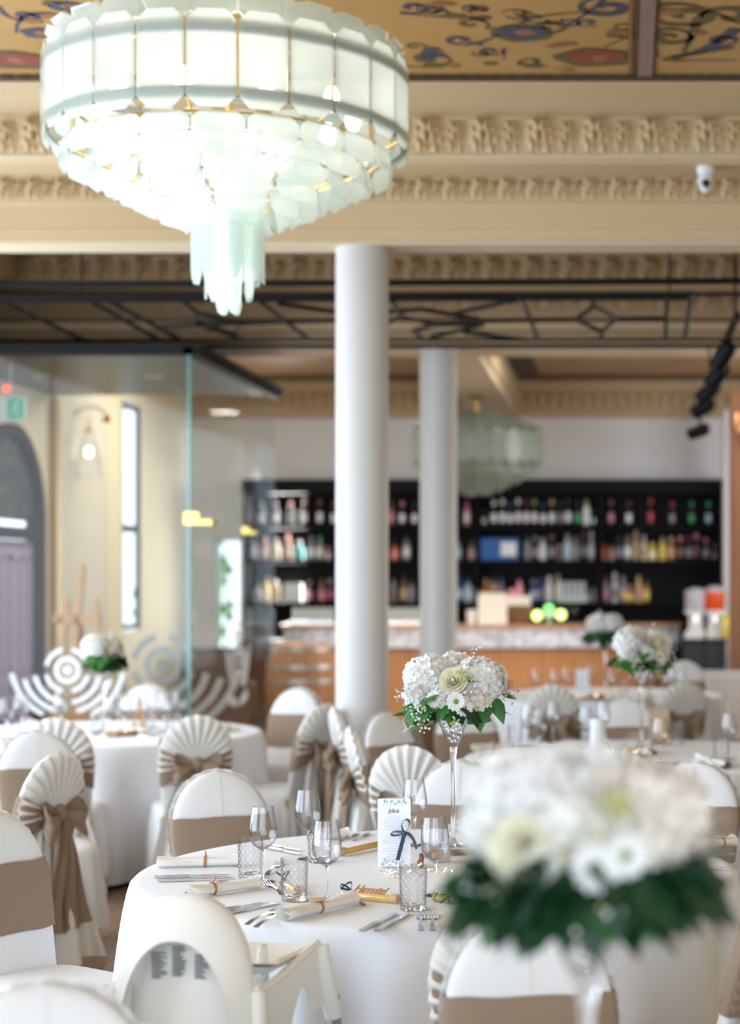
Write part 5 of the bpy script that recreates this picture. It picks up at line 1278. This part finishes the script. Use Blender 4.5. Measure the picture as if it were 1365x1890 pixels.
def rose(par, c, nrm, r, seed):
    rnd = random.Random(seed); m = MB(); q = T(*c) @ Vector(nrm).to_track_quat('Z', 'Y').to_matrix().to_4x4()
    m.ball((0, 0, r*.45), (r*.20, r*.20, r*.50), 10, 6, q)
    for lay_ in range(5):
        n = 3+lay_; rr = r*(.16+.21*lay_); hh = r*(1.15-.10*lay_)
        for k in range(n):
            a0 = k*2*PI/n+lay_*.8
            def fn(u, v, a0=a0, rr=rr, hh=hh, n=n, lay_=lay_):
                a = a0+(u-.5)*2*PI/n*1.5; f = math.sin(u*PI); rad = rr*(.45+.65*v**.6)+.10*r*v**4*lay_*.6
                return (rad*math.cos(a), rad*math.sin(a), hh*v*(.72+.28*f)-.3*r)
            m.grid(fn, 6, 5, mx=q)
    return m.build('rose', M['rose'], par, 70)
def daisy(par, c, nrm, r, seed):
    q = T(*c) @ Vector(nrm).to_track_quat('Z', 'Y').to_matrix().to_4x4(); m = MB(); rnd = random.Random(seed)
    for lay_ in range(2):
        for k in range(13):
            mk = q @ R(k*2*PI/13+lay_*.24, 'Z') @ R(-.10-.22*lay_+.1*rnd.random(), 'Y')
            L_ = r*(1-.12*lay_); w_ = r*.17
            m.add([(.1*r, 0, 0), (L_*.5, -w_, .001), (L_*.9, -w_*.8, .0), (L_, 0, -.001), (L_*.9, w_*.8, .0), (L_*.5, w_, .001), (L_*.55, 0, -.002)], [(0, 1, 6), (1, 2, 6), (2, 3, 6), (3, 4, 6), (4, 5, 6), (5, 0, 6)], mk)
    o = m.build('daisy', M['petal'], par, 60)
    MB().lathe([(r*.24, 0), (r*.25, .003), (r*.17, .0075), (.0005, .008)], 16, q).build('daisy_disc', M['disk'], o); return o
def leafmesh(kind):
    m = MB()
    if kind == 'ivy':
        out = [(0, 0), (.28, -.12), (.45, .05), (.62, .18), (.42, .42), (.46, .62), (.22, .66), (0, 1.02), (-.22, .66), (-.46, .62), (-.42, .42), (-.62, .18), (-.45, .05), (-.28, -.12)]
    else: out = [(0, 0), (.16, .12), (.24, .35), (.20, .65), (.08, .9), (0, 1.05), (-.08, .9), (-.20, .65), (-.24, .35), (-.16, .12)]
    vs = [(0, .38, .05)]+[(x, y, -.10*abs(x)**1.3-.16*max(0, y-.3)**2) for x, y in out]; n = len(out)
    m.add(vs, [(0, 1+i, 1+(i+1) % n) for i in range(n)]); return m
LV = {(k, s): leafmesh(k).mesh('leaf', M[s], 80) for k in ('ivy', 'long') for s in ('leaf', 'leaf_dark')}
def put_leaf(par, c, d, size, kind, mm, roll=0):
    d = Vector(d).normalized(); z = Vector((0, 0, 1)); x = d.cross(z); x = x.normalized() if x.length > .05 else Vector((1, 0, 0)); n = x.cross(d).normalized()
    mx = Matrix(((x.x, d.x, n.x, c[0]), (x.y, d.y, n.y, c[1]), (x.z, d.z, n.z, c[2]), (0, 0, 0, 1))) @ R(roll, 'Y') @ S(size)
    return inst('leaf', LV[(kind, mm)], par, mx)
def bouquet(p, label, seed, dark=False, rot=0, detail=True, k=1.0):
    rnd = random.Random(seed)
    t = thing('bouquet', label, 'bouquet', p, rot, 'white hydrangea and rose bouquets'); t.scale = (k, k, k)
    n = 80 if detail else 55
    hydrangea(t, (-.080, .01, .095), .072, seed, 'petal', n); hydrangea(t, (.085, .0, .080), .080, seed+1, 'petal_warm' if dark else 'petal', n)
    hydrangea(t, (.0, .07, .09), .080, seed+2, 'petal', n); zo = .035 if dark else 0; hydrangea(t, (-.02, -.055, .035+zo), .042, seed+3, 'petal', 40)
    hydrangea(t, (.075, -.05, .025+zo), .045, seed+4, 'petal_warm', 40); hydrangea(t, (-.115, -.03, .045+zo*.6), .036, seed+5, 'petal', 30)
    rose(t, (-.015, -.082, .062) if dark else (.008, -.085, .085), (.05, -1, .35), .034, seed)
    if dark: rose(t, (-.078, -.080, .050), (-.3, -1, .15), .033, seed+9)
    rose(t, (.06, .10, .10), (.3, 1, .4), .034, seed+2)
    daisy(t, (.020, -.118, .030 if dark else .022), (.0, -1, .1), .034, seed); daisy(t, (-.052, -.10, .03), (-.3, -1, .2), .030, seed+1)
    daisy(t, (.058, -.112, .045) if dark else (.045, -.108, .003), (.25, -1, .05), .032, seed+2)
    mm = 'leaf_dark' if dark else 'leaf'
    big = 1.45 if dark else 1.0
    for i in range(30 if dark else 22):
        a = 2*PI*i/22+rnd.uniform(-.12, .12); c_, s_ = math.cos(a), math.sin(a); r = rnd.uniform(.06, .10)
        m2 = mm if rnd.random() < .7 else ('leaf' if dark else 'leaf_dark')
        put_leaf(t, (r*1.3*c_, r*s_, rnd.uniform(-.015, .02)), (c_, s_*.8, rnd.uniform(-1.1, -.25)), big*rnd.uniform(.06, .09), 'ivy' if rnd.random() < .65 else 'long', m2, rnd.uniform(-.5, .5))
    if dark:
        for i in range(20):
            a = PI+PI*(i+.5)/20; c_, s_ = math.cos(a), math.sin(a)
            put_leaf(t, (.125*c_, .085*s_, .015+.02*rnd.random()), (c_*.8, s_*.5, rnd.uniform(-1.2, -.45)), rnd.uniform(.10, .135), 'ivy', 'leaf' if i < 4 else 'leaf_dark', rnd.uniform(-.5, .5))  # bright leaves at left, dark elsewhere: side light put into leaf colour
    put_leaf(t, (-.105, -.05, .01), (-.30, -.4, -1.0), .100, 'ivy', 'leaf', -.2); put_leaf(t, (-.06, -.08, .045), (-.5, -.6, -.55), .07, 'ivy', mm, .2)
    put_leaf(t, (-.14, -.03, -.02), (-1, -.1, -.1), .055, 'long', 'leaf', .6); put_leaf(t, (.085, -.06, .0), (.15, -.4, -1), .085, 'ivy', 'leaf', .3)
    put_leaf(t, (.14, -.03, .03), (.35, -.3, -1), .09, 'long', mm, .7); put_leaf(t, (.0, -.07, .0), (.0, -.5, -1), .07, 'ivy', 'leaf', 0); put_leaf(t, (.16, 0, .04), (1, -.1, -.3), .05, 'long', mm, .6)
    put_leaf(t, (.045, -.08, .085), (.9, -.5, .1), .04, 'long', 'leaf_dark', .3)
    g = MB(); bd = MB(); wr = MB()
    for cx, cy, cz, nn in ((-.105, -.085, -.01, 26), (-.085, -.09, -.045, 14), (.05, -.11, .06, 8), (-.16, -.02, .01, 6), (.02, -.12, -.045, 5)):
        for q in range(nn): g.ball((cx+rnd.gauss(0, .016), cy+rnd.gauss(0, .012), cz+rnd.gauss(0, .020)), rnd.uniform(.0028, .005), 6, 4)
        for q in range(nn//2): bd.ball((cx+rnd.gauss(0, .018), cy+rnd.gauss(0, .012), cz+rnd.gauss(0, .02)), rnd.uniform(.002, .004), 5, 3)
    for cx, cy, cz in ((.035, -.10, .115), (.05, -.105, .10), (-.13, .0, .13), (.02, -.115, -.05)):
        for q in range(9): bd.ball((cx+rnd.gauss(0, .009), cy+rnd.gauss(0, .007), cz+rnd.gauss(0, .010)), rnd.uniform(.003, .0055), 5, 3)
    o = g.build('gypsophila', M['petal'], t); o['kind'] = 'stuff'; o = bd.build('green_buds', M['bud'], t); o['kind'] = 'stuff'
    for sgn, x0, y0, z0 in ((1, .13, -.03, .06), (1, .15, -.02, .03), (1, .12, .0, .02), (-1, -.08, -.09, .05), (-1, -.09, -.08, -.03), (1, .02, 0, .155), (-1, -.12, -.05, .03)):
        pts = [(x0, y0, z0)]
        for q in range(1, 12): pts.append((x0+sgn*.06*math.sin(q*.22)+.008*math.sin(q*1.9), y0-.012*q/11+.006*math.cos(q*2.1), z0+.035*math.sin(q*.28*(1 if z0 > 0 else 2))-.02*(q/11)**2*(1 if z0 < .1 else -1)))
        wr.tube(pts, .0005, 4)
        for q in (4, 7, 9, 11): MB().ball(tuple(Vector(pts[q])+Vector((0, 0, -.004))), .0048, 6, 4).build('crystal_drop', M['crystal'], t, 0)
    o = wr.build('silver_wire', M['wire'], t); o['kind'] = 'stuff'
    return t
H_ = .435
vase((VP1.x, VP1.y, .777), 'clear martini shaped vase on the nearest visible table', .44); bouquet((VP1.x, VP1.y, .777+.460), 'sharp white bouquet in the vase on the nearest visible table', 40)
v2 = ON(1183, 1385, .776); wood_slice((v2.x, v2.y, zt), .08, 'wood slice under the vase on the middle right table')
vase((v2.x, v2.y, .777), 'clear vase on the middle right table', .44); bouquet((v2.x, v2.y, .777+.458), 'white bouquet on the middle right table', 60, rot=.7, detail=False)
v3 = Vector(((1117-PX)/240, 13.75, 0)); vase((v3.x, v3.y, zt+.001), 'clear vase on the far right table', .44); bouquet((v3.x, v3.y, zt+.455), 'beige looking bouquet on the far table in front of the bar', 70, True, rot=2.4, detail=False)
v4 = Vector(((192-PX)/317, 10.4, 0)); vase((v4.x, v4.y, zt+.001), 'clear vase on the left table', .41); bouquet((v4.x, v4.y, zt+.425), 'blurred bouquet on the left table before the easel', 80, True, rot=1.3, detail=False, k=.85)
v0 = Vector(((1075-PX)/F*2.25, 2.25, 0)); vase((v0.x+.005, v0.y, zt+.001), 'clear vase of the large blurred bouquet at lower right', .50); bouquet((v0.x, v0.y, zt+.527), 'large out of focus bouquet at lower right', 90, True, rot=0, k=.93)

# ---- T2, T3, L1 table items
G = 'glassware on the middle right table'
for px, py, lb in ((974, 1378, 'leftmost wine glass on the middle right table'), (995, 1392, 'second wine glass from left on the middle right table'), (1020, 1372, 'third wine glass from left on the middle right table'),
                   (1080, 1384, 'wine glass left of the white candle on the middle right table'), (1112, 1372, 'wine glass behind the white candle on the middle right table'), (1217, 1410, 'wine glass right of the vase on the middle right table'), (1344, 1400, 'wine glass at the right edge on the middle right table')):
    wineglass(ON(px, py, zt), lb, G)
for px, py, lb in ((950, 1380, 'leftmost tumbler on the middle right table'), (1190, 1411, 'tumbler before the vase on the middle right table'), (1250, 1372, 'tumbler right of the table number on the middle right table'), (1331, 1408, 'tumbler at the right end of the middle right table')):
    tumbler(ON(px, py, zt), lb, G)
p = ON(1103, 1385, zt); o = MB().lathe([(.040, 0), (.041, .003), (.041, .165), (.038, .165), (.037, .15), (.001, .149)], 26).build('pillar_candle', M['menu_white'], None, 40, p); tag(o, 'frosted white cylinder candle on the middle right table', 'candle')
p = ON(1155, 1400, zt); t = wood_slice(p, .10, 'gold wood slice with fairy lights on the middle right table'); lights(p+Vector((0, 0, .02)), .09, 14, 'golden fairy lights on the middle right table', 'fairy light strings on tables', 8)
p2 = p+Vector((.02, .02, .0205)); candle(p2, 'glass candle holder among golden lights on the middle right table')
m = MB(); p = ON(1118, 1395, zt)
for s in (-1, 1): m.ribbon(bez([(0, 0, .06), (s*.02, 0, .10), (s*.05, 0, .09), (s*.03, 0, .055), (0, 0, .06)]), (0, 1, .3), .009)
m.ribbon(bez([(0, 0, .06), (-.02, 0, .03), (-.03, 0, 0)]), (1, 0, 0), .009); m.ribbon(bez([(0, 0, .06), (.02, 0, .03), (.03, 0, 0.001)]), (1, 0, 0), .009)
o = m.build('ribbon_bow', M['teal'], None, 60, p); tag(o, 'teal ribbon bow beside the candle on the middle right table', 'bow')
p = ON(1216, 1375, zt); t = thing('table_number', 'pale plywood table number board with round cut on the middle right table', 'table sign', p, .15)
MB().prism([(-.05, 0), (.05, 0), (.055, .19), (-.055, .19)], .006).build('board', M['board'], t, 0); MB().lathe([(.045, 0), (.045, .004)], 28, T(.0, -.001, .10) @ R(PI/2, 'X')).build('round_disc', M['wood_disc'], t); MB().box((-.04, -.03, 0), (.04, .035, .012)).build('foot', M['board'], t, 0)
def far_napkin(a, b_, lb): napkin(a, b_, ((a[0]*.5+b_[0]*.5), (a[1]+b_[1])/2), lb, 'rolled napkins on the other tables')
far_napkin((873, 1385), (945, 1380), 'upper rolled napkin at the left side of the middle right table')
far_napkin((880, 1396), (935, 1393), 'lower rolled napkin at the left side of the middle right table')
far_napkin((1345, 1418), (1290, 1402), 'rolled napkin on the dark charger at the right of the middle right table')
p = ON(1290, 1416, zt); o = MB().lathe([(.07, 0), (.10, .003), (.14, .009), (.141, .011), (.10, .006), (.001, .004)], 36, None, True).build('charger_plate', M['oak_dark'], None, 40, p); tag(o, 'dark charger plate at the right of the middle right table', 'plate')
knife((1310, 1440), (1240, 1432), 'dark knife in front of the charger on the middle right table', 'cutlery on the other tables')
# T1 right hand settings
knife((1306, 1580), (1362, 1577), 'knife at the right end of the nearest visible table', 'cutlery on the nearest visible table')
napkin((1305, 1566), (1352, 1560), (1330, 1563), 'rolled napkin at the right end of the nearest visible table')
fork((1310, 1605), (1372, 1603), 'fork at the right end of the nearest visible table')
G = 'glassware on the far right table'
for i, (px, py) in enumerate(((988, 1288), (1022, 1290), (1044, 1286), (1088, 1280), (1129, 1292), (1201, 1286), (1239, 1280), (1256, 1290))):
    wineglass(ON(px, py, zt), '%s wine glass from left on the far right table' % ordw(i), G)
p = ON(1074, 1284, zt); t = thing('menu_card', 'grey looking folded menu card on the far right table', 'menu card', p); MB().box((-.05, 0, 0), (.05, .002, .20)).build('card_face', M['paper'], t, 0); m = MB(); m.add([(-.05, .002, 0), (.05, .002, 0), (.05, .05, .0), (-.05, .05, 0), (-.05, .002, .2), (.05, .002, .2)], [(3, 2, 5, 4)]); m.build('card_back', M['paper'], t, 0)
p = ON(1093, 1290, zt); wood_slice(p, .11, 'wood slice with lights on the far right table'); lights(p+Vector((0, 0, .02)), .10, 10, 'fairy lights on the far right table', 'fairy light strings on tables', 12)
far_napkin((1160, 1300), (1200, 1296), 'rolled napkin on the far right table'); far_napkin((1275, 1296), (1330, 1294), 'rolled napkin at the right of the far right table')
for i, (px, py) in enumerate(((1190, 1300), (1150, 1282))): tumbler(ON(px, py, zt), ('front', 'rear')[i]+' tumbler on the far right table', G)
G = 'glassware on the left table'
for i, (px, py) in enumerate(((12, 1362), (40, 1352), (112, 1348), (210, 1360), (228, 1350), (284, 1344), (302, 1350), (330, 1345))):
    wineglass(ON(px, py, zt), '%s wine glass from left on the left table' % ordw(i), G)
for i, (px, py) in enumerate(((25, 1370), (180, 1356), (272, 1352), (318, 1356))): tumbler(ON(px, py, zt), '%s tumbler from left on the left table' % ordw(i), G)
p = ON(228, 1356, zt); wood_slice(p, .09, 'wood slice with lights on the left table'); lights(p+Vector((0, 0, .02)), .09, 10, 'fairy lights on the left table', 'fairy light strings on tables', 15)
p = ON(257, 1356, zt); t = thing('mini_easel', 'small wooden table easel on the left table', 'easel', p)
for a, b_ in (((-.04, 0, 0), (0, .0, .22)), ((.04, 0, 0), (0, 0, .22)), ((0, .07, 0), (0, .0, .20))): MB().tube([a, b_], .005, 4).build('leg', M['easel'], t, 0)
MB().box((-.045, -.012, .055), (.045, .0, .065)).build('ledge', M['easel'], t, 0)
far_napkin((262, 1366), (300, 1374), 'rolled napkin at the front of the left table'); far_napkin((400, 1352), (440, 1349), 'rolled napkin at the right end of the left table'); far_napkin((0, 1376), (40, 1374), 'rolled napkin at the left end of the left table')

# ================================================================ HIGH CHAIR
hx, hy = (345-PX)/800, F/800
t = thing('high_chair', 'ivory plastic high chair with tray, seen from behind at bottom left', 'high chair', (hx, hy, 0), -math.radians(9))
Zt = .925
def archA(u):   # front edge of the backrest rim (u 0..1 over the arch), plane y=.02
    a = PI*(1-u); return (.158*math.copysign(abs(math.cos(a))**.82, math.cos(a)), .02, .66+(Zt-.66)*max(0, math.sin(a))**.80)
def archB(u):   # rear edge of the rim
    a = PI*(1-u); return (.138*math.copysign(abs(math.cos(a))**.9, math.cos(a))*1.0, -.075, .52+(Zt-.088-.52)*max(0, math.sin(a))**.80)
def rim(u, v):
    if 0.12 < u < .88: uu = (u-.12)/.76; A, B = archA(uu), archB(uu)
    else:
        s_ = -1 if u <= .12 else 1; q = (.12-u)/.12 if u <= .12 else (u-.88)/.12
        A = (s_*(.158+.02*q), .02, .66-.20*q); B = (s_*(.138+.03*q), -.075-.01*q, .52-.08*q)
    b = math.sin(v*PI)*.030; w0 = (1-v)
    x, y, z = [A[i]*w0+B[i]*v for i in range(3)]
    r = math.hypot(x, z-.62) or 1
    return (x*(1+b/r*.8), y, z+b*max(0, (z-.60))/r*1.2)
m = MB(); m.grid(rim, 72, 10); m.grid(lambda u, v: tuple(a*.985+(0 if i != 2 else .0085) for i, a in enumerate(rim(u, v))), 72, 10)
m.build('backrest_rim', M['hc'], t, 60)
# inner backrest panel
def inner(u, v):
    a = PI*(1-u); zc = .62; x = .150*math.copysign(abs(math.cos(a))**.82, math.cos(a))*v; z = zc+(Zt-.015-zc)*max(0, math.sin(a))**.8*v
    return (x, .03-.035*(1-v*v), z)
m = MB(); m.grid(inner, 40, 10); m.grid(lambda u, v: ((u-.5)*(.30+.06*(1-v)), -.005+.08*(1-v)**2-.03*math.sin(v*PI), .42+.21*v), 12, 8); bp = m.build('backrest_panel', M['hc'], t, 60)
for sx, z0, n in ((-.062, .792, 13), (-.012, .808, 15), (.042, .790, 12)):
    rnd = random.Random(int(sx*1000)); m = MB()
    for k in range(n): m.box((sx-.019, -.0125, z0-.0048*k), (sx-.019+rnd.uniform(.018, .036), -.010, z0-.0048*k+.0026))
    m.build('sticker_text', M['label_grey'], bp, 0)
# seat pan, side walls
MB().prism([(-.17, .45), (.17, .45), (.165, .49), (-.165, .49)], .30, T(0, .03, 0)).build('seat_pan', M['hc'], t, 30)
def side(sx):
    m = MB(); pts = [(-.03, .47), (-.015, .715), (.04, .712), (.11, .722), (.20, .742), (.31, .760), (.33, .60), (.275, .60), (.26, .65), (.235, .675), (.20, .67), (.165, .62), (.13, .54), (.07, .48)]
    n = len(pts); xo = lambda y: sx*(.180+.035*(y/.31))
    m.add([(xo(y), y, z) for y, z in pts]+[(xo(y)-sx*.012, y, z) for y, z in pts], [tuple(range(n)), tuple(range(2*n-1, n-1, -1))]+[(i, i+n, (i+1) % n+n, (i+1) % n) for i in range(n)])
    m.tube([(xo(y)-sx*.006, y, z) for y, z in pts[1:6]], .010, 8)
    m.build('side_wall', M['hc'], t, 30)
    for y0, z0, z1, dx, dy in ((-.02, .715, .47, .03, -.04), (.315, .758, .57, .02, .04)):
        x = xo(y0); s0 = MB().tube([(x, y0, z0), (x+sx*dx*.4, y0+dy*.4, (z0+z1)/2), (x+sx*dx, y0+dy, z1)], [.018, .021, .023], 12).build('leg_socket', M['hc'], t)
        MB().tube([(x+sx*dx, y0+dy, z1+.01), (x+sx*(dx+.10), y0+dy*(3.2), 0.005)], .0125, 12).build('leg', M['hc_leg'], t)
        MB().ball((x+sx*(dx*.8+.020), y0+dy*.8, z1+.05), (.003, .006, .006), 8, 6).build('screw', M['steel'], t)
    # arm notch post
    MB().lathe([(.028, 0), (.026, .06), (.018, .085), (.001, .09)], 14, T(sx*.13, .14, .70) @ S(.45, 1, 1)).build('arm_post', M['hc'], t)
side(-1); side(1)
m = MB()
def tray(u, v):
    x = (u-.5)*.42; y = .09+.24*v; e = max(abs(u-.5)*2, abs(v-.5)*2); z = .728+.045*max(0, (e-.82)/.18)**.7-(.02 if e > .999 else 0)
    return (x*(1-.12*(1-v)), y, z)
m.grid(tray, 24, 18); m.grid(lambda u, v: tuple(c-(.008 if i == 2 else 0) for i, c in enumerate(tray(u, v))), 24, 18); m.build('tray', M['hc'], t, 60)

# printed lettering becomes real mesh
dg = bpy.context.evaluated_depsgraph_get()
for o in [q for q in bpy.data.objects if q.type == 'FONT']:
    me = bpy.data.meshes.new_from_object(o.evaluated_get(dg)); nm = o.name; mw = o.matrix_basis.copy(); par = o.parent; lb = o.get('label')
    mt = o.data.materials[0]; bpy.data.objects.remove(o); n = inst(nm, me, par, mw, lb)
    if not me.materials: me.materials.append(mt)
